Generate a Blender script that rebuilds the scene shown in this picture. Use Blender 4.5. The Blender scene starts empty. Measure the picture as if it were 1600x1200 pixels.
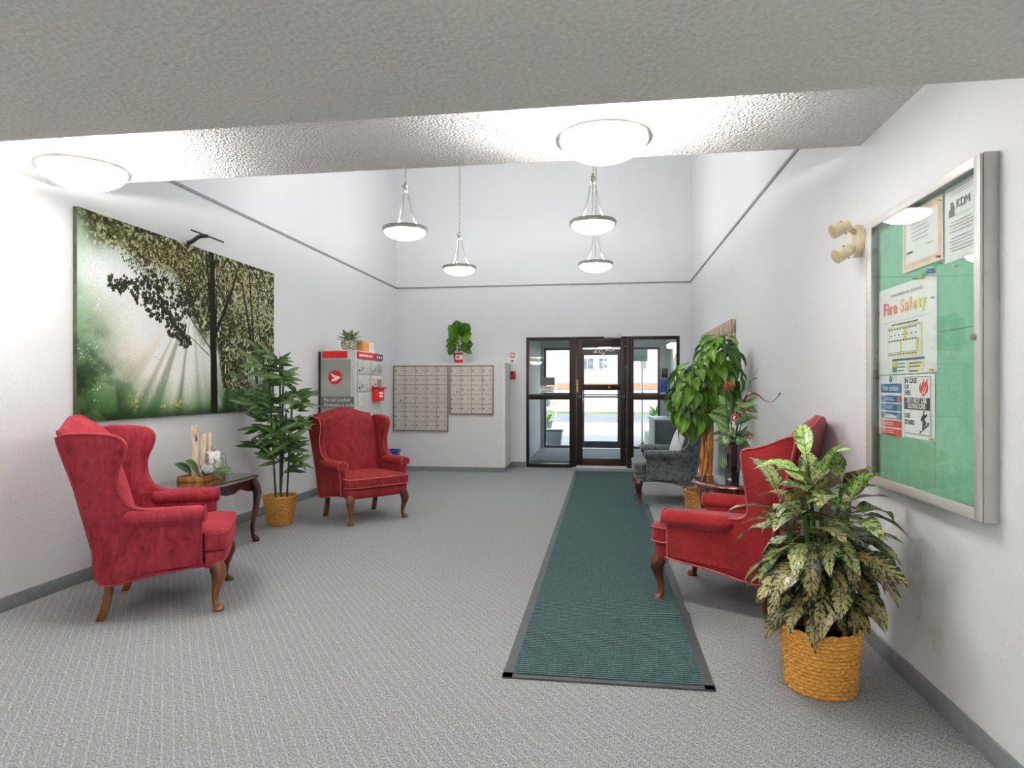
import bpy, bmesh, math, random
import numpy as np
from mathutils import Vector, Matrix, Euler
sc = bpy.context.scene
C = sc.collection
PI = math.pi
R = math.radians

# ------------------------------------------------------------------ camera, sky, sun, exposure
cam_d = bpy.data.cameras.new('camera'); cam = bpy.data.objects.new('camera', cam_d); C.objects.link(cam)
cam.location = (0, 0, 1.3); cam.rotation_euler = (PI/2, 0, R(8.217))
cam_d.sensor_width = 36; cam_d.lens = 36*1004/1600; cam_d.shift_y = 5/1600
cam_d.clip_start = 0.05; cam_d.clip_end = 400
sc.camera = cam
w = bpy.data.worlds.new('sky'); sc.world = w; w.use_nodes = True
wn = w.node_tree.nodes; wl = w.node_tree.links
for n in list(wn): wn.remove(n)
sky = wn.new('ShaderNodeTexSky'); sky.sky_type = 'NISHITA'; sky.sun_disc = False
sky.sun_elevation = R(48); sky.sun_rotation = R(200); sky.altitude = 600
bgn = wn.new('ShaderNodeBackground'); bgn.inputs[1].default_value = 0.42
wo = wn.new('ShaderNodeOutputWorld')
hz = wn.new('ShaderNodeMix'); hz.data_type = 'RGBA'; hz.inputs[0].default_value = .6; hz.inputs[7].default_value = (4.2, 4.3, 4.4, 1)   # bright hazy sky
wl.new(sky.outputs[0], hz.inputs[6]); wl.new(hz.outputs[2], bgn.inputs[0]); wl.new(bgn.outputs[0], wo.inputs[0])
sun_d = bpy.data.lights.new('sun', 'SUN'); sun_d.energy = 2.5; sun_d.angle = R(0.6); sun_d.color = (1, .96, .9)
sun = bpy.data.objects.new('sun', sun_d); C.objects.link(sun)
sun.rotation_euler = Euler((R(42), 0, R(-25)))          # shines over the building on to the houses across the street
vs = sc.view_settings
vs.view_transform = 'Standard'; vs.look = 'None'; vs.gamma = 1; vs.use_curve_mapping = False
vs.exposure = 1.65
FLUSH_E, PEND_E, PEND_UP, FLUSH_UP = 12.0, 9.0, 9.0, 80.0
try:
    sc.cycles.use_denoising = True; sc.cycles.use_adaptive_sampling = True; sc.cycles.adaptive_threshold = .02
    sc.cycles.sample_clamp_indirect = 8
    sc.cycles.caustics_reflective = False; sc.cycles.caustics_refractive = False; sc.cycles.max_bounces = 8; sc.cycles.diffuse_bounces = 5; sc.cycles.glossy_bounces = 3; sc.cycles.transmission_bounces = 4; sc.cycles.transparent_max_bounces = 12
except Exception: pass

# ------------------------------------------------------------------ materials
def srgb(c):
    return tuple(((v/255)/12.92 if v/255 <= .04045 else ((v/255+.055)/1.055)**2.4) for v in c)
class NT:
    def __init__(s, name):
        s.m = bpy.data.materials.new(name); s.m.use_nodes = True
        s.t = s.m.node_tree; s.n = s.t.nodes; s.l = s.t.links
        s.b = s.n['Principled BSDF']; s.o = s.n['Material Output']
    def add(s, typ, **kw):
        x = s.n.new(typ)
        for k, v in kw.items():
            if k.startswith('i_'): x.inputs[k[2:].replace('_', ' ')].default_value = v
            else: setattr(x, k, v)
        return x
    def link(s, a, b): s.l.new(a, b)
    def co(s, scale=(1, 1, 1), rot=(0, 0, 0), kind='Object'):
        tc = s.add('ShaderNodeTexCoord'); mp = s.add('ShaderNodeMapping')
        mp.inputs['Scale'].default_value = scale; mp.inputs['Rotation'].default_value = rot
        s.link(tc.outputs[kind], mp.inputs[0]); return mp.outputs[0]
    def noise(s, vec, scale, detail=3, rough=.55, dist=0):
        x = s.add('ShaderNodeTexNoise'); x.inputs['Scale'].default_value = scale
        x.inputs['Detail'].default_value = detail; x.inputs['Roughness'].default_value = rough; x.inputs['Distortion'].default_value = dist
        s.link(vec, x.inputs['Vector']); return x.outputs['Fac']
    def vor(s, vec, scale, feature='F1', out='Distance'):
        x = s.add('ShaderNodeTexVoronoi', feature=feature); x.inputs['Scale'].default_value = scale
        s.link(vec, x.inputs['Vector']); return x.outputs[out]
    def wave(s, vec, scale, axis='X', dist=0, dscale=1, prof='SIN', kind='BANDS'):
        x = s.add('ShaderNodeTexWave', wave_type=kind, wave_profile=prof)
        if kind == 'BANDS': x.bands_direction = axis
        else: x.rings_direction = axis
        x.inputs['Scale'].default_value = scale; x.inputs['Distortion'].default_value = dist; x.inputs['Detail Scale'].default_value = dscale
        s.link(vec, x.inputs['Vector']); return x.outputs['Fac']
    def ramp(s, fac, stops, interp='LINEAR'):
        x = s.add('ShaderNodeValToRGB'); x.color_ramp.interpolation = interp
        e = x.color_ramp.elements
        while len(e) < len(stops): e.new(.5)
        for k, (p, c) in enumerate(stops):
            e[k].position = p; e[k].color = (*srgb(c), 1) if len(c) == 3 else c
        s.link(fac, x.inputs[0]); return x.outputs[0]
    def mix(s, fac, a, b, mode='MIX'):
        x = s.add('ShaderNodeMix', data_type='RGBA', blend_type=mode)
        for v, k in ((fac, 0), (a, 6), (b, 7)):
            if isinstance(v, (int, float)): x.inputs[k].default_value = v
            elif isinstance(v, tuple): x.inputs[k].default_value = (*srgb(v), 1)
            else: s.link(v, x.inputs[k])
        return x.outputs[2]
    def math(s, op, a, b=0.0):
        x = s.add('ShaderNodeMath', operation=op)
        for k, v in enumerate((a, b)):
            if isinstance(v, (int, float)): x.inputs[k].default_value = v
            else: s.link(v, x.inputs[k])
        return x.outputs[0]
    def sep(s, vec):
        x = s.add('ShaderNodeSeparateXYZ'); s.link(vec, x.inputs[0]); return x.outputs
    def bump(s, h, strength=.3, dist=.01, prev=None):
        x = s.add('ShaderNodeBump'); x.inputs['Strength'].default_value = strength; x.inputs['Distance'].default_value = dist
        s.link(h, x.inputs['Height'])
        if prev is not None: s.link(prev, x.inputs['Normal'])
        s.link(x.outputs[0], s.b.inputs['Normal']); return x.outputs[0]
    def col(s, c):
        if isinstance(c, tuple): s.b.inputs['Base Color'].default_value = (*srgb(c), 1)
        else: s.link(c, s.b.inputs['Base Color'])
    def set(s, **kw):
        for k, v in kw.items(): s.b.inputs[k.replace('_', ' ')].default_value = v
def simple(name, c, rough=.5, metal=0, var=.06, scale=20, bump=0, bscale=200, bdist=.002, **kw):
    t = NT(name); v = t.co()
    lo = tuple(max(0, x*(1-var)) for x in c); hi = tuple(min(255, x*(1+var)) for x in c)
    t.col(t.ramp(t.noise(v, scale), [(.3, lo), (.7, hi)]))
    t.set(Roughness=rough, Metallic=metal, **kw)
    if bump: t.bump(t.noise(v, bscale, 2), bump, bdist)
    return t.m
def emis(name, c, e):
    t = NT(name); v = t.co()
    cc = t.ramp(t.noise(v, 6), [(.3, tuple(x*.99 for x in c)), (.7, c)])
    t.col(cc); t.link(cc, t.b.inputs['Emission Color']); t.set(Emission_Strength=e, Roughness=.3)
    return t.m
M = {}
def wallpaint(name, c, stain=False):
    t = NT(name); v = t.co()
    base = t.ramp(t.noise(v, 1.2, 4), [(.3, tuple(x*.985 for x in c)), (.7, c)])
    if stain:
        # scuffed, water-marked patch low on the right wall and pencil-thin scratches
        sx = t.sep(t.co())
        def blob(y0, z0, ry, rz):
            dy = t.math('DIVIDE', t.math('SUBTRACT', sx[1], y0), ry); dz = t.math('DIVIDE', t.math('SUBTRACT', sx[2], z0), rz)
            d = t.math('ADD', t.math('MULTIPLY', dy, dy), t.math('MULTIPLY', dz, dz))
            return t.math('ADD', d, t.math('MULTIPLY', t.noise(v, 9, 4), 1.6))
        for (y0, z0, ry, rz) in ((3.0, .48, .16, .30), (2.82, .30, .12, .14)):
            f = t.ramp(blob(y0, z0, ry, rz), [(.92, (255, 255, 255)), (1.0, (0, 0, 0))])
            base = t.mix(t.math('MULTIPLY', f, .4), base, (196, 192, 188))
        sc2 = t.noise(t.co(scale=(1, 6, .5)), 3.5, 2)
        f = t.ramp(sc2, [(.72, (0, 0, 0)), (.735, (255, 255, 255)), (.75, (0, 0, 0))])
        band = t.math('MULTIPLY', t.math('LESS_THAN', sx[2], 1.25), t.math('GREATER_THAN', sx[2], .85))
        base = t.mix(t.math('MULTIPLY', t.math('MULTIPLY', f, band), .35), base, (150, 150, 152))
    t.col(base); t.set(Roughness=.55)
    b1 = t.bump(t.ramp(t.noise(v, 55, 3), [(.42, (0, 0, 0)), (.62, (255, 255, 255))]), .22, .004)
    return t.m
M['wall'] = wallpaint('wall_paint', (227, 229, 232))
M['wall_stained'] = wallpaint('wall_paint_scuffed', (227, 229, 232), True)
M['mailwall'] = wallpaint('partition_paint', (220, 220, 219))
M['white_edge'] = simple('white_corner_bead', (240, 241, 242), .5)
def stip(name, c, sc_, st, dist):
    t = NT(name); v = t.co()
    n1 = t.noise(v, sc_, 3, .6); vr = t.vor(v, sc_*.9)
    h = t.math('ADD', n1, t.math('MULTIPLY', vr, -.8))
    t.col(t.ramp(n1, [(.3, tuple(x*.9 for x in c)), (.7, c)])); t.set(Roughness=.9)
    t.bump(h, st, dist); return t.m
M['stipple'] = stip('stipple_ceiling', (242, 241, 240), 75, .9, .014)
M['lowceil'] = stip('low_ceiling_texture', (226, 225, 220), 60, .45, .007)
M['highceil'] = stip('high_ceiling', (232, 232, 232), 60, .3, .005)
def carpet():
    t = NT('grey_flecked_carpet'); v = t.co()
    sp = t.noise(t.co(scale=(1, .45, 1)), 210, 3, .75)
    big = t.noise(v, 3, 3)
    c = t.ramp(sp, [(.30, (66, 69, 74)), (.46, (130, 133, 136)), (.56, (166, 168, 169)), (.74, (220, 219, 216))])
    # coloured flecks in the yarn
    fl = t.noise(t.co(scale=(1, .6, 1)), 95, 1); fl2 = t.noise(t.co(scale=(1.1, .7, 1), rot=(0, 0, .4)), 90, 1)
    c = t.mix(t.ramp(fl, [(.62, (0, 0, 0)), (.72, (120, 120, 120))]), c, (190, 120, 124))
    c = t.mix(t.ramp(fl2, [(.62, (0, 0, 0)), (.72, (120, 120, 120))]), c, (96, 150, 146))
    # thin pale stripes laid on the diagonal, with fine cross rows
    rv = t.co(rot=(0, 0, R(-36.4))); rs3 = t.sep(rv)
    st = t.math('ABSOLUTE', t.math('SUBTRACT', t.math('FRACT', t.math('DIVIDE', rs3[0], .039)), .5))
    line = t.ramp(st, [(0, (255, 255, 255)), (.035, (255, 255, 255)), (.08, (0, 0, 0))])
    br = t.ramp(t.noise(t.co(rot=(0, 0, R(-36.4)), scale=(1, .15, 1)), 60, 2), [(.35, (60, 60, 60)), (.6, (255, 255, 255))])
    c = t.mix(t.math('MULTIPLY', t.math('MULTIPLY', line, br), .5), c, (206, 202, 190))
    c = t.mix(t.math('MULTIPLY', t.wave(rv, 24, 'Y', 1.5, 3), .2), c, (92, 95, 100))
    c = t.mix(t.ramp(big, [(.35, (0, 0, 0)), (.7, (45, 45, 45))]), c, (120, 122, 128))
    t.col(c); t.set(Roughness=.95, Specular_IOR_Level=.15)
    t.bump(sp, .5, .006); return t.m
M['carpet'] = carpet()
def runner():
    t = NT('green_ribbed_mat'); v = t.co()
    rb = t.wave(v, 15, 'Y'); cl = t.wave(v, 26, 'X', 2, 3)
    n = t.noise(t.co(scale=(1, .6, 1)), 110, 2, .7)
    c = t.ramp(t.math('ADD', t.math('MULTIPLY', rb, .45), t.math('MULTIPLY', n, .55)), [(.22, (22, 36, 41)), (.5, (50, 77, 79)), (.8, (104, 134, 131))])
    c = t.mix(t.ramp(t.noise(v, 2.2, 3), [(.3, (0, 0, 0)), (.75, (80, 80, 80))]), c, (30, 56, 62))
    t.col(c); t.set(Roughness=.9, Specular_IOR_Level=.25)
    t.bump(t.math('ADD', rb, t.math('MULTIPLY', cl, .5)), .7, .008); return t.m
M['runner'] = runner()
M['rubber'] = simple('mat_rubber_border', (62, 66, 68), .55, bump=.2, bscale=90)
M['base'] = simple('grey_vinyl_baseboard', (126, 131, 134), .5)
M['trim'] = simple('grey_reveal_trim', (140, 143, 148), .5)
M['bronze'] = simple('dark_bronze_aluminium', (50, 40, 36), .38, .55, var=.15, scale=4)
M['bronze_o'] = simple('grey_anodised_aluminium', (84, 84, 90), .4, .4, var=.08, scale=4)
M['gaskets'] = simple('black_gasket', (22, 21, 21), .6)
M['alu'] = simple('brushed_aluminium', (190, 189, 186), .42, .5, var=.02, scale=8)
M['alu_w'] = simple('pale_satin_aluminium', (204, 203, 201), .45, .4, var=.02, scale=8)
M['chrome'] = simple('satin_nickel', (196, 192, 186), .25, 1.0)
M['nickel_d'] = simple('brushed_nickel_rim', (150, 148, 145), .4, .85)
M['brass'] = simple('brass', (176, 146, 84), .3, .9)
M['steel_d'] = simple('dark_steel', (86, 86, 88), .35, .8)
M['black'] = simple('black_plastic', (24, 25, 27), .45)
M['white'] = simple('white_plastic', (236, 236, 234), .4)
M['red_pl'] = simple('red_plastic', (196, 30, 36), .4)
M['blue_pl'] = simple('blue_plastic', (24, 74, 170), .4)
M['beige'] = simple('beige_plastic', (226, 214, 178), .4)
M['rose_pl'] = simple('dull_red_plastic', (178, 52, 58), .4)
def glass(name, tint=(248, 250, 249)):
    # thin pane: clear transmission with a Schlick reflection on each face
    t = NT(name); t.n.remove(t.b)
    tr = t.add('ShaderNodeBsdfTransparent'); gl = t.add('ShaderNodeBsdfGlossy'); mx = t.add('ShaderNodeMixShader'); ge = t.add('ShaderNodeNewGeometry')
    dt = t.add('ShaderNodeVectorMath', operation='DOT_PRODUCT'); t.link(ge.outputs['Normal'], dt.inputs[0]); t.link(ge.outputs['Incoming'], dt.inputs[1])
    c5 = t.math('POWER', t.math('SUBTRACT', 1.0, t.math('ABSOLUTE', dt.outputs['Value'])), 5.0)
    t.link(t.ramp(t.noise(t.co(), 2), [(.3, tint), (.7, tint)]), tr.inputs[0]); gl.inputs['Roughness'].default_value = .01
    t.link(t.math('ADD', .04, t.math('MULTIPLY', c5, .96)), mx.inputs[0]); t.link(tr.outputs[0], mx.inputs[1]); t.link(gl.outputs[0], mx.inputs[2])
    t.link(mx.outputs[0], t.o.inputs[0]); return t.m
M['glass'] = glass('clear_pane_glass'); M['glass_case'] = glass('case_glass', (250, 253, 252))
M['bowl_flush'] = emis('lit_glass_bowl_ceiling', (255, 250, 244), FLUSH_E)
M['bowl_pend'] = emis('lit_glass_bowl_pendant', (255, 252, 248), PEND_E)
def plush(name, c, dark, light, sheen=.6, scale=14):
    t = NT(name); v = t.co()
    n = t.noise(t.co(scale=(1, 1, .45)), scale, 5, .7, .8); f = t.noise(v, 420, 2)
    cc = t.ramp(n, [(.30, dark), (.5, c), (.78, light)])
    cc = t.mix(t.math('MULTIPLY', f, .22), cc, dark)
    t.col(cc); t.set(Roughness=.85, Specular_IOR_Level=.2, Sheen_Weight=sheen, Sheen_Roughness=.45)
    t.b.inputs['Sheen Tint'].default_value = (*srgb(light), 1)
    t.bump(f, .25, .002); return t.m
M['plush1'] = plush('rose_red_plush', (144, 44, 55), (114, 28, 40), (170, 66, 76), 1.0, 20)
M['plush2'] = plush('brick_red_plush', (140, 42, 46), (112, 28, 34), (162, 60, 60), .8, 20)
M['pipe1'] = simple('dark_red_piping', (138, 30, 42), .7); M['pipe2'] = simple('pale_red_piping', (196, 92, 92), .7)
def tweed():
    t = NT('scarlet_flecked_weave'); v = t.co()
    n = t.noise(v, 5, 3); f = t.noise(v, 190, 1)
    cc = t.ramp(n, [(.3, (128, 20, 30)), (.7, (156, 30, 38))])
    cc = t.mix(t.ramp(f, [(.58, (0, 0, 0)), (.68, (210, 210, 210))]), cc, (190, 80, 58))
    cc = t.mix(t.ramp(t.noise(v, 170, 1), [(.62, (0, 0, 0)), (.7, (190, 190, 190))]), cc, (92, 12, 22))
    t.col(cc); t.set(Roughness=.85, Specular_IOR_Level=.2, Sheen_Weight=.2); t.bump(f, .3, .003); return t.m
M['tweed'] = tweed(); M['pipe3'] = simple('rose_piping', (178, 84, 88), .7)
def brocade():
    t = NT('slate_grey_brocade'); v = t.co()
    n = t.noise(v, 22, 4, .65, 1.5); f = t.noise(v, 140, 2)
    cc = t.ramp(n, [(.3, (52, 60, 66)), (.48, (84, 94, 98)), (.56, (128, 134, 132)), (.7, (66, 76, 82))])
    cc = t.mix(t.math('MULTIPLY', f, .5), cc, (46, 52, 58))
    t.col(cc); t.set(Roughness=.85, Specular_IOR_Level=.2, Sheen_Weight=.3); t.bump(f, .3, .003); return t.m
M['brocade'] = brocade(); M['pipe4'] = simple('slate_piping', (118, 126, 128), .7)
M['pillow'] = simple('pale_grey_cushion_cloth', (196, 201, 206), .85, bump=.3, bscale=160)
def wood(name, a, b, rough=.3, scale=3, coat=.4):
    t = NT(name); v = t.co(scale=(1, 1, .35))
    wv = t.wave(v, scale, 'X', 9, 2.5); n = t.noise(v, 45, 3)
    t.col(t.ramp(t.math('ADD', t.math('MULTIPLY', wv, .7), t.math('MULTIPLY', n, .3)), [(.2, a), (.8, b)]))
    t.set(Roughness=rough, Coat_Weight=coat, Coat_Roughness=.12); return t.m
M['oak'] = wood('varnished_oak_leg', (66, 34, 12), (122, 70, 28)); M['darkwood'] = wood('dark_mahogany', (36, 16, 12), (74, 34, 22), .22)
M['mahog'] = wood('red_brown_mahogany', (70, 26, 16), (124, 58, 34), .25)
M['traywood'] = wood('honey_bamboo', (168, 104, 44), (206, 146, 78), .4); M['birch'] = wood('peeled_birch', (222, 200, 172), (244, 228, 206), .6, 6, 0)
M['rustic'] = wood('weathered_wood', (150, 124, 104), (206, 186, 166), .8, 8, 0)
M['trunk'] = wood('tan_twisted_stem', (150, 84, 26), (214, 142, 64), .55, 5, 0)
def wicker(name, a, b, c3):
    t = NT(name); v = t.co()
    n = t.noise(t.co(scale=(1, 1, 3)), 70, 2); g = t.noise(v, 5, 3)
    cc = t.ramp(n, [(.3, a), (.5, b), (.72, c3)])
    cc = t.mix(t.ramp(g, [(.4, (0, 0, 0)), (.7, (110, 110, 110))]), cc, a)
    t.col(cc); t.set(Roughness=.55); t.bump(t.noise(v, 260, 2), .3, .002); return t.m
M['wicker1'] = wicker('golden_wicker', (178, 112, 30), (218, 158, 62), (238, 192, 104)); M['wicker2'] = wicker('tan_wicker', (140, 84, 30), (190, 130, 58), (220, 172, 100))
M['soil'] = simple('potting_soil', (52, 40, 32), .95, bump=.8, bscale=60, bdist=.01)
def leafmat(name, dark, light, rough=.4, vein=True, trans=.25):
    t = NT(name); tc = t.add('ShaderNodeTexCoord'); oi = t.add('ShaderNodeObjectInfo')
    v = t.co(); s3 = t.sep(v)
    cc = t.mix(oi.outputs['Random'], dark, light)
    cc = t.mix(t.math('MULTIPLY', t.noise(v, 30, 2), .5), cc, dark)
    if vein:
        mid = t.ramp(t.math('ABSOLUTE', s3[1]), [(0, (255, 255, 255)), (.004, (0, 0, 0))])
        cc = t.mix(t.math('MULTIPLY', mid, .45), cc, tuple(min(255, x*1.4+20) for x in light))
    t.col(cc); t.set(Roughness=rough, Coat_Weight=.15, Coat_Roughness=.25)
    if trans:
        tl = t.add('ShaderNodeBsdfTranslucent'); ms = t.add('ShaderNodeMixShader'); ms.inputs[0].default_value = trans
        t.link(cc, tl.inputs[0]); t.link(t.b.outputs[0], ms.inputs[1]); t.link(tl.outputs[0], ms.inputs[2]); t.link(ms.outputs[0], t.o.inputs[0])
    return t.m
M['leaf_palm'] = leafmat('palm_leaf', (28, 58, 34), (104, 142, 60), .45)
M['leaf_ficus'] = leafmat('glossy_green_leaf', (26, 76, 24), (140, 192, 56), .3)
M['leaf_fiddle'] = leafmat('fiddle_leaf', (34, 82, 22), (120, 178, 40), .35)
M['leaf_arr'] = leafmat('arrangement_leaf', (44, 92, 50), (130, 168, 96), .5)
M['leaf_out'] = leafmat('garden_leaf', (74, 130, 44), (176, 208, 92), .5)
M['stem'] = simple('green_stem', (54, 92, 42), .5); M['cane'] = simple('dark_green_cane', (38, 66, 40), .45, var=.2, scale=12)
def varieg(name, green, cream, scale=1.0, light=False):
    # feathered cream blotches between the midrib and the margin, as grown in the leaf
    t = NT(name); v = t.co(); s3 = t.sep(v); oi = t.add('ShaderNodeObjectInfo')
    ay = t.math('ABSOLUTE', s3[1])
    diag = t.add('ShaderNodeCombineXYZ')
    t.link(t.math('ADD', t.math('SUBTRACT', s3[0], t.math('MULTIPLY', ay, 1.1)), t.math('MULTIPLY', oi.outputs['Random'], 7)), diag.inputs[0])
    t.link(t.math('MULTIPLY', ay, .45), diag.inputs[1])
    n = t.noise(diag.outputs[0], 62*scale, 3, .65, .5); n2 = t.noise(v, 90*scale, 2)
    k = t.math('ADD', t.math('MULTIPLY', n, .8), t.math('MULTIPLY', n2, .3))
    edge = t.math('MULTIPLY', ay, 4.2*scale)
    k = t.math('SUBTRACT', k, edge)
    cc = t.ramp(k, [(.34, tuple(x*.75 for x in green)), (.43, green), (.455, cream), (.56, tuple(min(255, x*1.06) for x in cream)), (.585, green)])
    mid = t.ramp(ay, [(0, (255, 255, 255)), (.002, (0, 0, 0))])
    cc = t.mix(t.math('MULTIPLY', mid, .8), cc, tuple(x*.8 for x in green))
    cc = t.mix(t.math('MULTIPLY', oi.outputs['Random'], .3), cc, tuple(min(255, x*1.25) for x in green))
    t.col(cc); t.set(Roughness=.38, Coat_Weight=.2, Coat_Roughness=.2)
    tl = t.add('ShaderNodeBsdfTranslucent'); ms = t.add('ShaderNodeMixShader'); ms.inputs[0].default_value = .15
    t.link(cc, tl.inputs[0]); t.link(t.b.outputs[0], ms.inputs[1]); t.link(tl.outputs[0], ms.inputs[2]); t.link(ms.outputs[0], t.o.inputs[0])
    return t.m
M['agla_old'] = varieg('cream_blotched_leaf', (36, 54, 26), (188, 174, 116))
M['agla_mid'] = varieg('green_blotched_leaf', (46, 80, 34), (182, 186, 124))
M['agla_new'] = varieg('fresh_green_blotched_leaf', (84, 136, 44), (190, 214, 132))
M['agla_small'] = varieg('silver_striped_leaf', (52, 84, 44), (196, 206, 160), 1.6)

# ------------------------------------------------------------------ mesh helpers
class MB:
    def __init__(s): s.v = []; s.f = []
    def add(s, vs_, fs):
        o = len(s.v); s.v += [tuple(p) for p in vs_]; s.f += [tuple(i+o for i in f) for f in fs]; return s
    def box(s, x0, x1, y0, y1, z0, z1, m=None):
        p = [(x, y, z) for x in (x0, x1) for y in (y0, y1) for z in (z0, z1)]
        if m is not None: p = [m @ Vector(q) for q in p]
        return s.add(p, [(0, 1, 3, 2), (4, 6, 7, 5), (0, 4, 5, 1), (2, 3, 7, 6), (0, 2, 6, 4), (1, 5, 7, 3)])
    def cbox(s, c, d, m=None):
        return s.box(c[0]-d[0]/2, c[0]+d[0]/2, c[1]-d[1]/2, c[1]+d[1]/2, c[2]-d[2]/2, c[2]+d[2]/2, m)
    def rings(s, rs, cap=True, closed=True):
        n = len(rs[0]); o = len(s.v)
        for r in rs: s.v += [tuple(p) for p in r]
        for k in range(len(rs)-1):
            for i in range(n if closed else n-1):
                j = (i+1) % n
                s.f.append((o+k*n+i, o+k*n+j, o+(k+1)*n+j, o+(k+1)*n+i))
        if cap and closed:
            s.f.append(tuple(o+i for i in range(n))[::-1]); s.f.append(tuple(o+(len(rs)-1)*n+i for i in range(n)))
        return s
    def tube(s, pts, rad, n=8, cap=True):
        pts = [Vector(p) for p in pts]
        if not hasattr(rad, '__len__'): rad = [rad]*len(pts)
        rs = []; prev = None
        for k, p in enumerate(pts):
            d = (pts[min(k+1, len(pts)-1)]-pts[max(k-1, 0)]).normalized()
            if prev is None:
                a = Vector((0, 0, 1)) if abs(d.z) < .9 else Vector((1, 0, 0)); u = d.cross(a).normalized()
            else: u = (prev-d*prev.dot(d)).normalized()
            prev = u; q = d.cross(u)
            rs.append([p+(u*math.cos(2*PI*i/n)+q*math.sin(2*PI*i/n))*rad[k] for i in range(n)])
        return s.rings(rs, cap)
    def lathe(s, prof, n=24, c=(0, 0, 0), cap=True, sx=1, sy=1):
        return s.rings([[(c[0]+r*math.cos(2*PI*i/n)*sx, c[1]+r*math.sin(2*PI*i/n)*sy, c[2]+z) for i in range(n)] for r, z in prof], cap)
    def grid(s, fn, nu, nv):
        o = len(s.v)
        for j in range(nv+1):
            for i in range(nu+1): s.v.append(tuple(fn(i/nu, j/nv)))
        for j in range(nv):
            for i in range(nu):
                a = o+j*(nu+1)+i; s.f.append((a, a+1, a+nu+2, a+nu+1))
        return s
    def prism(s, poly, z0, z1, m=None):
        n = len(poly)
        a = [Vector((x, y, z0)) for x, y in poly]; b = [Vector((x, y, z1)) for x, y in poly]
        if m is not None: a = [m @ p for p in a]; b = [m @ p for p in b]
        return s.rings([a, b])
    def sphere(s, c, r, n=10, m=6, sq=(1, 1, 1)):
        prof = [(max(1e-4, math.sin(PI*k/m)), -math.cos(PI*k/m)) for k in range(m+1)]
        return s.rings([[(c[0]+q*math.cos(2*PI*i/n)*r*sq[0], c[1]+q*math.sin(2*PI*i/n)*r*sq[1], c[2]+z*r*sq[2]) for i in range(n)] for q, z in prof])
    def mesh(s, name, bevel=0, seg=2, smooth=True, ang=40):
        me = bpy.data.meshes.new(name); me.from_pydata(s.v, [], s.f); me.validate()
        bm = bmesh.new(); bm.from_mesh(me)
        bmesh.ops.recalc_face_normals(bm, faces=bm.faces)
        if bevel:
            es = [e for e in bm.edges if len(e.link_faces) == 2 and e.calc_face_angle(0) > R(35)]
            bmesh.ops.bevel(bm, geom=es, offset=bevel, segments=seg, profile=.5, affect='EDGES', clamp_overlap=True)
        bm.to_mesh(me); bm.free()
        if smooth:
            me.shade_smooth()
            try: me.set_sharp_from_angle(angle=R(ang))
            except Exception: pass
        return me
    def build(s, name, mat_, parent=None, bevel=0, seg=2, smooth=True, ang=40):
        return link(name, s.mesh(name, bevel, seg, smooth, ang), mat_, parent)
def link(name, me, mat_=None, parent=None, mtx=None):
    if mat_ is not None and not me.materials: me.materials.append(M[mat_] if isinstance(mat_, str) else mat_)
    o = bpy.data.objects.new(name, me); C.objects.link(o)
    if parent is not None: o.parent = parent
    if mtx is not None: o.matrix_basis = mtx
    return o
def tag(o, label, cat, group=None):
    o['label'] = label; o['category'] = cat
    if group: o['group'] = group
    return o
def thing(name, label, cat, loc=(0, 0, 0), rz=0, group=None):
    o = bpy.data.objects.new(name, None); C.objects.link(o); o.empty_display_size = .1
    o.location = loc; o.rotation_euler = (0, 0, rz); return tag(o, label, cat, group)
def struct(o, label=None):
    o['kind'] = 'structure'
    if label: o['label'] = label
    return o
def sgroup(name, label, loc=(0, 0, 0)):
    o = bpy.data.objects.new(name, None); C.objects.link(o); o.location = loc; return struct(o, label)
def bx(name, x0, x1, y0, y1, z0, z1, mat_, parent=None, bevel=0): return MB().box(x0, x1, y0, y1, z0, z1).build(name, mat_, parent, bevel)
def spline(pts, n=6, closed=False):
    out = []; N = len(pts); P = [Vector(p) for p in pts]
    rng = range(N if closed else N-1)
    for i in rng:
        g = (lambda k: P[k % N]) if closed else (lambda k: P[min(max(k, 0), N-1)])
        a, b, c, d = g(i-1), g(i), g(i+1), g(i+2)
        for k in range(n):
            t = k/n
            out.append(.5*((2*b)+(c-a)*t+(2*a-5*b+4*c-d)*t*t+(3*b-3*c+d-a)*t**3))
    if not closed: out.append(P[-1])
    return out
def aim(p, d, up=(0, 0, 1), s=1.0, roll=0):
    x = Vector(d).normalized(); u = Vector(up)
    if abs(x.dot(u)) > .98: u = Vector((1, .3, 0))
    y = u.cross(x).normalized(); z = x.cross(y)
    m = Matrix((x, y, z)).transposed().to_4x4()
    return Matrix.Translation(Vector(p)) @ m @ Matrix.Rotation(roll, 4, 'X') @ Matrix.Scale(s, 4)
def text(s, size, mat_, parent, mtx, name='lettering', align='LEFT', sx=1.0, bold=0):
    cu = bpy.data.curves.new(name, 'FONT'); cu.body = s; cu.size = size; cu.align_x = align; cu.extrude = .0004; cu.offset = bold; cu.resolution_u = 3
    tmp = bpy.data.objects.new('tmp', cu); me = bpy.data.meshes.new_from_object(tmp); bpy.data.objects.remove(tmp)
    if sx != 1:
        for v in me.vertices: v.co.x *= sx
    me.materials.clear()
    return link(name, me, mat_, parent, mtx)
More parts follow.
